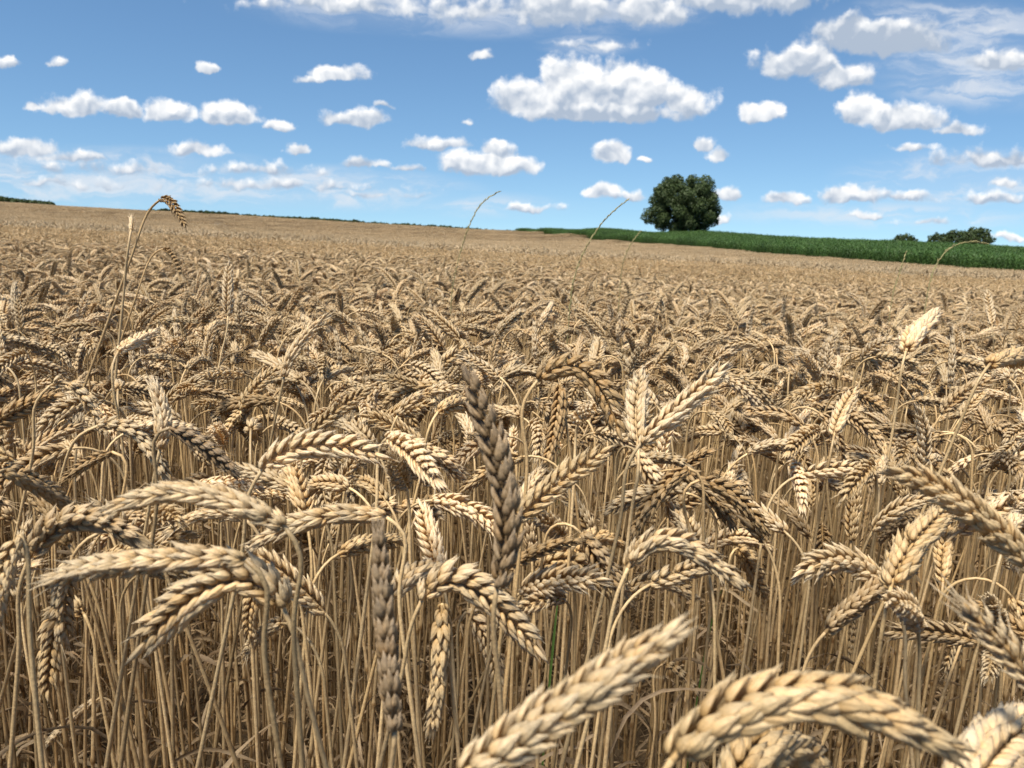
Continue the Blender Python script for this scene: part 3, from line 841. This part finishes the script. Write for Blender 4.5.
def geo_stuff(name, pts, rot, scl, vid, coll):
    me = bpy.data.meshes.new(name)
    me.vertices.add(len(pts)); me.vertices.foreach_set('co', pts.astype(np.float32).ravel())
    for nm, data, ty, key in (('rot', rot, 'FLOAT_VECTOR', 'vector'), ('scl', scl, 'FLOAT_VECTOR', 'vector'), ('vid', vid, 'INT', 'value')):
        a = me.attributes.new(nm, ty, 'POINT')
        a.data.foreach_set(key, np.ascontiguousarray(data, np.int32 if ty == 'INT' else np.float32).ravel())
    o = link(name, me); o['kind'] = 'stuff'
    ng = bpy.data.node_groups.new(name, 'GeometryNodeTree')
    ng.interface.new_socket('Geometry', in_out='INPUT', socket_type='NodeSocketGeometry')
    ng.interface.new_socket('Geometry', in_out='OUTPUT', socket_type='NodeSocketGeometry')
    gi = ng.nodes.new('NodeGroupInput'); go = ng.nodes.new('NodeGroupOutput')
    mp = ng.nodes.new('GeometryNodeMeshToPoints')
    ci = ng.nodes.new('GeometryNodeCollectionInfo'); ci.inputs[0].default_value = coll
    ci.inputs['Separate Children'].default_value = True; ci.inputs['Reset Children'].default_value = True
    ip = ng.nodes.new('GeometryNodeInstanceOnPoints'); ip.inputs['Pick Instance'].default_value = True
    def attr(nm, ty):
        n = ng.nodes.new('GeometryNodeInputNamedAttribute'); n.data_type = ty; n.inputs[0].default_value = nm
        return n.outputs[0]
    L = ng.links.new
    L(gi.outputs[0], mp.inputs[0]); L(mp.outputs[0], ip.inputs['Points']); L(ci.outputs[0], ip.inputs['Instance'])
    L(attr('vid', 'INT'), ip.inputs['Instance Index']); L(attr('rot', 'FLOAT_VECTOR'), ip.inputs['Rotation']); L(attr('scl', 'FLOAT_VECTOR'), ip.inputs['Scale'])
    L(ip.outputs[0], go.inputs[0])
    md = o.modifiers.new('scatter', 'NODES'); md.node_group = ng
    return o
crop = geo_stuff('wheat_crop', np.concatenate(pts), np.concatenate(rot), np.concatenate(scl), np.concatenate(vid), SRC)
tag(crop, label='ripe wheat crop filling the field from the front stalks up to the crest', category='wheat crop')
print('instances', sum(len(p) for p in pts), 'individuals', len(ind) + len(HEROES))

# straw litter and broken leaves on the soil
mb = MB(); r = np.random.default_rng(21)
for i in range(1500):
    y = r.uniform(.3, 3.4); x = r.uniform(-.8 * y - .2, .8 * y + .2); a = r.uniform(0, PI); l = r.uniform(.05, .22)
    z = terrain(x, y)[0] + r.uniform(.005, .05)
    d = np.array([math.cos(a), math.sin(a), r.normal(0, .18)]) * l / 2; p = np.array([x, y, z + abs(d[2])])
    if i % 3: tube(mb, [p - d, p + r.normal(0, .004, 3), p + d], [.0016, .0017, .0014], 4, (r.uniform(.2, 1), 0))
    else: mb.merge(build_leaf(p, a, l, .003, 5000 + i, .3))
for i in range(1300):
    y = r.uniform(.45, 2.6); x = r.uniform(-.8 * y - .2, .8 * y + .2); a = r.uniform(0, 2 * PI); l = r.uniform(.12, .34); e = r.uniform(.15, 1.25)
    d = np.array([math.cos(a) * math.cos(e), math.sin(a) * math.cos(e), math.sin(e)]) * l
    p = np.array([x, y, terrain(x, y)[0] + r.uniform(0, .08)])
    if i % 2: tube(mb, [p, p + d * .5 + r.normal(0, .008, 3), p + d], [.0017, .0015, .0010], 4, (r.uniform(.3, 1), 0))
    else: mb.merge(build_leaf(p + d, a, r.uniform(.1, .22), .0026, 9000 + i, .9))
lit = link('straw_litter', mb.mesh('straw_litter', M_LEAF)); tag(lit, kind='stuff', label='broken straw and dry leaves lying on the soil', category='straw')

# ------------------------------------------------------------------ maize field
MSRC = bpy.data.collections.new('maize_sources')
def maize_plant(mb, x, y, r):
    h = r.uniform(1.75, 2.1)
    P = np.array([[x, y, 0], [x + r.normal(0, .02), y, h * .5], [x + r.normal(0, .05), y + r.normal(0, .05), h]])
    tube(mb, P, [.016, .013, .006], 4, cap=False)
    for k in range(9):
        t = .25 + .72 * k / 9
        a = (k % 2) * PI + r.normal(0, .5) + x * 7
        z = h * t; L = r.uniform(.5, .8) * (1 - .35 * abs(t - .55)); el = r.uniform(.7, 1.15)
        p = np.array([x, y, z]); V = []
        for i in range(5):
            w = .042 * np.interp(i, [0, 1, 2, 3, 4], [.6, 1, 1, .7, .05])
            sd = np.array([-math.sin(a), math.cos(a), 0]) * w
            V += [p - sd, p + sd]
            p = p + np.array([math.cos(a) * math.cos(el), math.sin(a) * math.cos(el), math.sin(el)]) * L / 4
            el -= r.uniform(.3, .65)
        mb.add(V, [(2 * i, 2 * i + 1, 2 * i + 3, 2 * i + 2) for i in range(4)])
for k in range(4):
    mb = MB(); r = np.random.default_rng(800 + k)
    for row in (-.75, 0, .75):
        for j in range(9): maize_plant(mb, -1.1 + j * .25 + r.normal(0, .03), row + r.normal(0, .05), r)
    o = bpy.data.objects.new(f'm{k}', mb.mesh(f'm{k}', M_MAIZE, smooth=False)); MSRC.objects.link(o)
mp_, mr_, ms_ = [], [], []
for Y in np.arange(52, 330, 2.1):
    xb = maize_x(Y)
    xs = np.arange(xb + 1.2, min(xb + 75, .80 * Y + 8), 2.15)
    if len(xs) == 0: continue
    xs = xs + rng.uniform(-.25, .25, len(xs))
    ys = Y + rng.uniform(-.25, .25, len(xs))
    mp_.append(np.column_stack([xs, ys, terrain(xs, ys)]))
mp_ = np.concatenate(mp_); n = len(mp_)
ms_ = np.repeat((1.05 + .05 * np.sin(mp_[:, 0] * .3) + rng.normal(0, .035, n))[:, None], 3, 1)
mr_ = np.column_stack([np.zeros(n), np.zeros(n), rng.choice([0, PI], n) + rng.normal(.15, .05, n)])
maize = geo_stuff('maize_crop', mp_, mr_, ms_, rng.integers(0, 4, n), MSRC)
tag(maize, label='dark green field of maize bordering the wheat', category='maize field')

# ------------------------------------------------------------------ trees, shrubs, far hedge
def crown_mesh(blobs, nleaf, leaf, seed):
    """leaf faces spread through lumpy clusters"""
    r = np.random.default_rng(seed); mb = MB()
    w = np.array([b[3] ** 2 for b in blobs]); w = w / w.sum()
    for b, ww in zip(blobs, w):
        n = int(nleaf * ww)
        d = norm(r.normal(0, 1, (n, 3)))
        rad = b[3] * (r.random(n) ** .38) * (1 + .12 * np.sin(d[:, 0] * 7 + b[0]) * np.sin(d[:, 2] * 6))
        c = np.array(b[:3]) + d * rad[:, None] * np.array([1, 1, b[4] if len(b) > 4 else .85])
        nn = norm(d * .7 + r.normal(0, .6, (n, 3)) + [0, 0, .3]); t = norm(np.cross(nn, r.normal(0, 1, (n, 3)))); bb = np.cross(nn, t)
        s = leaf * r.uniform(.5, 1.4, n)[:, None]
        V = np.stack([c - t * s, c + bb * s * .6, c + t * s, c - bb * s * .6], 1).reshape(-1, 3)
        mb.add(V, np.arange(4 * n).reshape(-1, 4))
    return mb

def tree(name, label, px, py_base, Y, height, width, nleaf, leaf, seed, trunk_h, group=None, cat='tree', sink=0.0):
    r = np.random.default_rng(seed)
    p = ptY(px, py_base, Y); gz_ = terrain(p[0], p[1])[0]
    G = np.array([p[0], p[1], gz_])
    o = thing(name, label, cat, G, group)
    top = height
    cz = trunk_h + (top - trunk_h) * .52
    R = width / 2; rz_ = (top - trunk_h) / 2
    blobs = [(0, 0, cz, R * .74, rz_ / R)]
    for k in range(44):
        zz = 1 - 2 * (k + .5) / 44; aa = k * 2.39996
        d = np.array([math.cos(aa) * math.sqrt(1 - zz * zz), math.sin(aa) * math.sqrt(1 - zz * zz), zz]); q = d * np.array([R, R, rz_]) * r.uniform(.70, .84)
        q[:2] *= 1.2 if d[2] < -.2 else 1.0
        blobs.append((q[0], q[1], cz + q[2], R * r.uniform(.13, .33), .85))
    mb = crown_mesh(blobs, nleaf, leaf, seed + 1)
    link('crown', mb.mesh('crown', M_CROWN, smooth=False), o)
    tb = MB()
    tr_r = height * .022
    tube(tb, [(0, 0, -.2), (0.05, 0, trunk_h * .6), (0, .1, trunk_h + rz_ * .5), (.1, 0, cz + rz_ * .5)], [tr_r * 1.5, tr_r * 1.1, tr_r * .8, tr_r * .25], 9)
    for k in range(7):
        a = k * 2.4; z0 = trunk_h * r.uniform(.8, 1.4)
        e = np.array([math.cos(a) * R * .7, math.sin(a) * R * .7, cz + r.uniform(-.3, .4) * rz_])
        tube(tb, [(0, 0, z0), e * [.5, .5, 1] * np.array([1, 1, .75]) + [0, 0, 0], e], [tr_r * .55, tr_r * .35, tr_r * .08], 6)
    link('trunk', tb.mesh('trunk', M_BARK), o)
    return o

def base_h(px, py_top, Y):
    p = ptY(px, py_top, Y); return p[2] - terrain(p[0], p[1])[0]
h = base_h(683, 173, 200)
tree('broadleaf_tree', 'large lone dark green tree with rounded crown rising behind the maize', 683, 232, 200, h, 18.2, 46000, .25, 31, .1)
for (px, top, Y, w, sd, lab) in ((903, 234, 215, 7.0, 41, 'small low dark bush behind the maize, apart from the wider clump'),
                                 (940, 232.5, 210, 7.0, 43, 'low bush at the left end of the dark clump behind the maize'),
                                 (958, 230, 208, 8.0, 44, 'middle bush of the dark clump behind the maize'),
                                 (977, 227.5, 206, 7.5, 45, 'tallest bush at the right end of the dark clump behind the maize')):
    h = base_h(px, top, Y)
    tree('bush', lab, px, top + 10, Y, h, w, 2600, .30, sd, max(h - 5.5, .4), 'bushes behind the maize', 'bush')

def hedge(name, label, pxs, Y, seed):
    r = np.random.default_rng(seed); blobs = []
    for (px, top, hh) in pxs:
        p = ptY(px, top, Y + r.uniform(-3, 3))
        blobs.append((p[0], p[1], p[2] - hh * .5, hh * .62, .8))
    G = np.array(blobs[len(blobs) // 2][:3]); G[2] = terrain(G[0], G[1])[0]
    blobs = [(b[0] - G[0], b[1] - G[1], b[2] - G[2], b[3], b[4]) for b in blobs]
    o = link(name, crown_mesh(blobs, 260 * len(blobs), .5, seed).mesh(name, M_CROWN, smooth=False), loc=G)
    tag(o, kind='stuff', label=label, category='treeline')
r = np.random.default_rng(77)
hedge('treeline', 'dark treeline behind the crest at the left border', [(x, np.interp(x, [-60, 0, 50], [192, 196, 201.5]) + r.uniform(0, .5), 2.6) for x in range(-60, 52, 5)], 300, 78)
hedge('treeline', 'thin green treeline just showing over the wheat crest', [(x, np.interp(x, [55, 100, 200, 350, 430, 525], [205.2, 206.6, 210.9, 219.9, 225.4, 230.8]) + r.uniform(-.6, .9) + (.9 if (x // 40) % 3 == 0 else 0), 1.3) for x in range(150, 525, 3)], 330, 79)

# ------------------------------------------------------------------ grass stems rising above the crop
def grass(label, pix, d, spike, mat=M_CULM, rad=.0017):
    """thin culm along a curve; the last stretch carries a narrow seed spike"""
    P = np.array([pt(x, y, d) for x, y in pix])
    gx_ = P[0][0] - 1.6 * (P[1][0] - P[0][0]); G = np.array([gx_, P[0][1] - .01, terrain(gx_, P[0][1])[0]])
    K = np.vstack([[G], P])
    s = np.concatenate([[0], np.cumsum(np.linalg.norm(np.diff(K, axis=0), axis=1))])
    u = np.linspace(0, s[-1], 40)
    Q = np.stack([np.interp(np.linspace(0, s[-1], 200), s, K[:, k]) for k in range(3)], 1)
    for _ in range(60): Q[1:-1] = .5 * Q[1:-1] + .25 * (Q[:-2] + Q[2:])
    Q = Q[np.linspace(0, 199, 40).astype(int)]
    o = thing('wild_grass', label, 'grass stem', G, 'grass stems rising above the wheat')
    mb = MB(); tube(mb, Q, np.linspace(rad * 1.3, rad * .6, 40), 5)
    link('culm', mb.mesh('culm', mat, origin=G), o)
    if spike:
        sb = MB(); rr_ = np.random.default_rng(int(pix[0][0]))
        k0 = int(40 * (1 - spike)); S_ = Q[k0:]
        T = norm(np.gradient(S_, axis=0))
        for k in range(len(S_) * 5):
            t = k / (len(S_) * 5) * (len(S_) - 1.01); i = int(t); p = S_[i] * (1 - t + i) + S_[i + 1] * (t - i)
            sd = norm(np.cross(T[i], rr_.normal(0, 1, 3)))
            add_husk(sb, 0, p, T[i] + sd * .3, sd, .010, .0036, .0032, .3, .5, rr_)
        link('seed_head', sb.mesh('seed_head', mat, origin=G), o)
    bl = build_leaf(Q[12], 1.0, .12, .002, int(pix[0][0]) + 3); link('leaf', bl.mesh('leaf', mat, origin=G), o)
grass('thin grass stem nodding right against the low sky, left of centre', [(452, 285), (462, 245), (474, 212), (486, 196), (500, 191)], 2.2, .2)
grass('greenish grass stem slanting up right to the sky below the lone tree', [(572, 280), (583, 252), (598, 226), (614, 209), (629, 199)], 1.9, .3)
grass('faint short grass stem right of the greenish slanted one', [(622, 262), (628, 248), (634, 238), (641, 231)], 2.6, .12)
grass('dry grass stem arching over to the right before the maize edge', [(930, 276), (940, 254), (955, 242), (972, 239), (988, 244)], 2.0, .2)
grass('short straight grass tip right of centre, before the maize', [(893, 290), (898, 276), (904, 262), (906, 252)], 2.4, .15)
def blade(label, a, b, d):
    A, B = pt(*a, d), pt(*b, d + .02); G = np.array([A[0] - .02, A[1], terrain(A[0], A[1])[0]])
    o = thing('green_shoot', label, 'grass blade', G, 'green blades among the straws')
    K = bezier(G, G + [0, 0, .3], A, B, 14); sd = norm(np.cross(norm(B - A), f_)); V = []
    for i, p in enumerate(K):
        w = .0016 * np.interp(i, [0, 10, 13], [.8, 1, .05]); V += [p - sd * w, p + f_ * w * .4, p + sd * w]
    mb = MB(); mb.add(V, [(3 * i + k, 3 * i + k + 1, 3 * i + k + 4, 3 * i + k + 3) for i in range(13) for k in range(2)])
    link('blade', mb.mesh('blade', M_GREEN, origin=G), o)
blade('green blade among the straws below the pale level ear', (706, 605), (724, 586), .95)
blade('short green blade between straws left of the golden arched ear', (556, 612), (559, 590), .95)
blade('small green blade low by the left border', (14, 756), (21, 736), 1.1)

# ------------------------------------------------------------------ light
SUN_EL, SUN_AZ = D2R(63), D2R(-146)            # azimuth from +Y towards +X: high on the left
sd = Vector((math.sin(SUN_AZ) * math.cos(SUN_EL), math.cos(SUN_AZ) * math.cos(SUN_EL), math.sin(SUN_EL)))
sl = bpy.data.lights.new('sun', 'SUN'); sl.energy = 4.6; sl.angle = D2R(18.0); sl.color = (1.0, .935, .82)
so = bpy.data.objects.new('sun', sl); COL.objects.link(so)
so.rotation_euler = sd.to_track_quat('Z', 'Y').to_euler(); so.location = (0, -5, 20)

W = bpy.data.worlds.new('World'); S.world = W; W.use_nodes = True
nt = W.node_tree; nt.nodes.clear()
sky = N(nt, 'ShaderNodeTexSky', sky_type='NISHITA', sun_disc=False, sun_elevation=SUN_EL, sun_rotation=SUN_AZ, altitude=300, air_density=1.0, dust_density=0.0, ozone_density=1.6)
tc = N(nt, 'ShaderNodeTexCoord')
nt.links.new(vmath(nt, 'NORMALIZE', vmath(nt, 'ADD', tc.outputs['Generated'], (0, 0, 0.085))), sky.inputs[0])
sep = N(nt, 'ShaderNodeSeparateXYZ', ins={0: tc.outputs['Generated']})
ysafe = math_(nt, 'MAXIMUM', sep.outputs[1], 0.02)
U = math_(nt, 'DIVIDE', sep.outputs[0], ysafe); Vv = math_(nt, 'DIVIDE', sep.outputs[2], ysafe)
P0 = N(nt, 'ShaderNodeCombineXYZ', ins={0: U, 1: Vv, 2: 0.0}).outputs[0]
# warp the outline at two scales, cauliflower bumps from a fractal cell noise
nA = N(nt, 'ShaderNodeTexNoise', noise_dimensions='2D', ins={'Vector': P0, 'Scale': 26.0, 'Detail': 5.0, 'Roughness': 0.55})
wv = vmath(nt, 'SUBTRACT', nA.outputs['Color'], (0.5, 0.5, 0.5))
wv = vmath(nt, 'MULTIPLY', wv, (0.036, 0.018, 0.0))
P = vmath(nt, 'ADD', P0, wv)
def uv(px, py):
    v = ray(px, py); return v[0] / v[1], v[2] / v[1]
# px centre, half width, half height, thickness 0..1, greyness
CL = [(350, 6, 125, 15, .42, .3), (470, 14, 70, 18, .42, .35), (560, 12, 62, 30, .8, .4), (602, 46, 55, 8, .4, .3), (645, 14, 55, 22, .7, .4), (745, 0, 85, 24, .8, .5),
      (882, 42, 76, 24, .9, .75), (845, 32, 40, 18, .7, .7), (800, 66, 52, 24, .8, .45), (840, 80, 34, 18, .8, .4), (1000, 64, 60, 14, .6, .5), (1010, 30, 50, 6, .3, .4),
      (530, 104, 44, 24, .95, .25), (574, 92, 46, 34, 1.1, .25), (632, 94, 52, 34, 1.1, .25), (688, 106, 32, 22, .9, .25), (600, 114, 108, 16, .9, .45),
      (761, 114, 21, 14, .9, .2), (862, 114, 24, 22, 1.0, .15), (905, 122, 52, 18, .95, .25), (955, 131, 34, 10, .8, .3),
      (705, 148, 16, 10, .8, .2), (718, 158, 16, 9, .75, .2), (612, 156, 22, 14, .95, .2), (646, 161, 7, 4, .6, .2), (604, 193, 25, 11, .9, .2), (638, 196, 15, 8, .7, .2), (729, 196, 18, 11, .85, .2),
      (438, 146, 46, 9, .55, .35), (488, 166, 54, 18, .95, .25), (498, 152, 24, 12, .9, .2), (560, 113, 6, 4, .4, .3), (466, 122, 9, 6, .5, .3), (482, 56, 17, 7, .5, .2),
      (36, 107, 18, 7, .8, .2), (76, 108, 44, 16, 1.0, .2), (120, 112, 26, 12, .85, .25), (166, 115, 32, 15, .95, .2), (230, 117, 40, 18, 1.0, .25), (284, 128, 18, 9, .8, .25),
      (338, 76, 34, 12, .95, .2), (308, 80, 14, 7, .7, .2), (207, 70, 14, 7, .8, .15), (358, 120, 38, 12, .95, .25), (8, 66, 16, 7, .7, .2), (56, 63, 12, 7, .7, .2), (388, 106, 12, 4, .5, .3),
      (200, 151, 37, 10, .8, .3), (297, 150, 14, 8, .75, .2), (30, 150, 34, 13, .8, .3), (75, 158, 50, 9, .5, .45), (366, 165, 26, 8, .75, .3), (410, 169, 18, 6, .6, .3),
      (120, 170, 120, 11, .3, .5), (265, 171, 60, 10, .38, .45), (290, 186, 140, 9, .3, .5), (60, 184, 120, 8, .26, .5), (380, 195, 50, 6, .35, .4),
      (782, 200, 24, 10, .85, .25), (852, 197, 40, 12, .9, .25), (898, 197, 40, 9, .5, .4), (868, 216, 26, 6, .55, .3), (1000, 161, 80, 13, .6, .5), (915, 149, 28, 7, .6, .35), (990, 200, 44, 10, .45, .4),
      (930, 222, 40, 6, .4, .3), (530, 209, 36, 6, .5, .3), (1010, 238, 24, 7, .6, .25), (718, 222, 16, 7, .5, .2), (1005, 183, 24, 6, .5, .3)]
Dm = None
for (cx, cy, rx, ry, th, gr) in CL:
    u0_, v0_ = uv(cx, cy); ix, iy = F / (rx * 1.10), F / (ry * 1.16)
    # each cloud waits for the one before, so the shader never holds all of them at once
    Pi = P if Dm is None else vmath(nt, 'MULTIPLY_ADD', N(nt, 'ShaderNodeCombineXYZ', ins={0: Dm, 1: Hm, 2: 0.0}).outputs[0], (1e-7, 1e-7, 0), P)
    q = vmath(nt, 'MULTIPLY_ADD', Pi, (ix, iy, 0), (-u0_ * ix, -v0_ * iy, 0))
    q = vmath(nt, 'MINIMUM', q, vmath(nt, 'MULTIPLY', q, (1, 1.9, 1)))
    ln = vmath(nt, 'LENGTH', q)
    d = math_(nt, 'MULTIPLY_ADD', ln, -th * 1.5, th * 1.45)
    yy = N(nt, 'ShaderNodeSeparateXYZ', ins={0: q}).outputs[1]
    hgt = math_(nt, 'ADD', yy, -gr * 1.6)
    if Dm is None: Dm, Hm = d, hgt
    else:
        g = maprange(nt, math_(nt, 'SUBTRACT', d, Dm), -0.35, 0.35, 0, 1, True)
        Dm2 = math_(nt, 'MAXIMUM', d, Dm)
        mx = N(nt, 'ShaderNodeMix', data_type='FLOAT'); nt.links.new(g, mx.inputs[0]); nt.links.new(Hm, mx.inputs[2]); nt.links.new(hgt, mx.inputs[3])
        Dm, Hm = Dm2, mx.outputs[0]
def bumps(vec):
    a = N(nt, 'ShaderNodeTexVoronoi', voronoi_dimensions='2D', feature='SMOOTH_F1', ins={'Vector': vec, 'Scale': 27.0, 'Detail': 2.5, 'Roughness': 0.45, 'Smoothness': 0.45})
    return math_(nt, 'SUBTRACT', 0.62, a.outputs['Distance'])
wv2 = vmath(nt, 'MULTIPLY', vmath(nt, 'SUBTRACT', nA.outputs['Color'], (0.5, 0.5, 0.5)), (0.02, 0.02, 0))
Pb = vmath(nt, 'ADD', P0, wv2)
b0 = bumps(Pb)
b1 = bumps(vmath(nt, 'ADD', Pb, (-0.003, 0.008, 0)))
nF = N(nt, 'ShaderNodeTexNoise', noise_dimensions='2D', ins={'Vector': P0, 'Scale': 62.0, 'Detail': 7.0, 'Roughness': 0.64})
fb = math_(nt, 'SUBTRACT', nF.outputs[0], 0.5)
dens = math_(nt, 'ADD', Dm, math_(nt, 'ADD', math_(nt, 'MULTIPLY_ADD', b0, 0.55, 0.02), math_(nt, 'MULTIPLY', fb, 0.62)))
alpha = maprange(nt, dens, 0.04, 0.55, 0, 1, True)
relief = math_(nt, 'SUBTRACT', b0, b1)
lit = math_(nt, 'MULTIPLY_ADD', Hm, 0.62, 0.76)
lit = math_(nt, 'MULTIPLY_ADD', relief, 1.1, lit)
lit = math_(nt, 'MULTIPLY_ADD', fb, 0.3, lit)
lit = math_(nt, 'SUBTRACT', lit, maprange(nt, dens, 0.55, 1.3, 0.0, 0.12))
lit = maprange(nt, lit, 0.1, 0.95, 0, 1, False)
CG, CW = rgb(2.7, 3.2, 3.95), rgb(6.8, 6.75, 6.65)
cc = mixc(nt, lit, CG, CW)
front = maprange(nt, sep.outputs[1], 0.1, 0.3, 0, 1)
alpha = math_(nt, 'MULTIPLY', alpha, front)
# pale haze towards the horizon, and a little everywhere else behind the camera
skyc = N(nt, 'ShaderNodeHueSaturation', ins={'Saturation': 1.06, 'Value': 0.80, 'Color': mixc(nt, 1.0, sky.outputs[0], rgb(0.88, 1.0, 1.045), 'MULTIPLY')}).outputs[0]
# thin veils of high cloud
VE = [(470, 5, 260, 34, 1.0), (985, 70, 130, 44, 1.2), (950, 24, 150, 30, .9), (110, 178, 240, 34, 1.3), (300, 188, 200, 26, 1.2), (980, 180, 160, 34, 1.0), (880, 215, 220, 18, .7), (480, 205, 150, 16, .6), (590, 45, 60, 12, .9), (50, 160, 90, 16, .8)]
Vm = None
for (cx, cy, rx, ry, am) in VE:
    u0_, v0_ = uv(cx, cy)
    Pi = P0 if Vm is None else vmath(nt, 'MULTIPLY_ADD', N(nt, 'ShaderNodeCombineXYZ', ins={0: Vm, 1: Dm, 2: 0.0}).outputs[0], (1e-7, 1e-7, 0), P0)
    ln = vmath(nt, 'LENGTH', vmath(nt, 'MULTIPLY_ADD', Pi, (F / rx, F / ry, 0), (-u0_ * F / rx, -v0_ * F / ry, 0)))
    d = math_(nt, 'MULTIPLY_ADD', ln, -am, am)
    Vm = d if Vm is None else math_(nt, 'MAXIMUM', Vm, d)
nV = N(nt, 'ShaderNodeTexNoise', noise_dimensions='2D', ins={'Vector': vmath(nt, 'MULTIPLY', P, (6.0, 26.0, 0)), 'Scale': 1.6, 'Detail': 7.0, 'Roughness': 0.6, 'Distortion': 0.4})
veil = math_(nt, 'MULTIPLY', maprange(nt, Vm, 0.0, 0.7, 0, 1, True), maprange(nt, nV.outputs[0], 0.38, 0.68, 0.12, 0.72, True))
veil = math_(nt, 'MULTIPLY', veil, front)
skyc = mixc(nt, veil, skyc, rgb(4.9, 5.1, 5.4))
fin = mixc(nt, math_(nt, 'MULTIPLY', alpha, 0.97), skyc, cc)
bg = N(nt, 'ShaderNodeBackground', ins={0: fin, 1: 0.088})
wo = N(nt, 'ShaderNodeOutputWorld'); nt.links.new(bg.outputs[0], wo.inputs[0])
W.cycles.sampling_method = 'MANUAL'; W.cycles.sample_map_resolution = 512

# ------------------------------------------------------------------ render
S.view_settings.view_transform = 'Standard'; S.view_settings.look = 'None'; S.view_settings.gamma = 1.0; S.view_settings.use_curve_mapping = False
S.view_settings.exposure = 0.92
c = S.cycles
c.max_bounces = 8; c.diffuse_bounces = 5; c.glossy_bounces = 2; c.transmission_bounces = 3; c.transparent_max_bounces = 4
c.use_adaptive_sampling = True; c.adaptive_threshold = 0.015
c.use_denoising = True
c.sample_clamp_indirect = 4.0
S.render.use_persistent_data = False
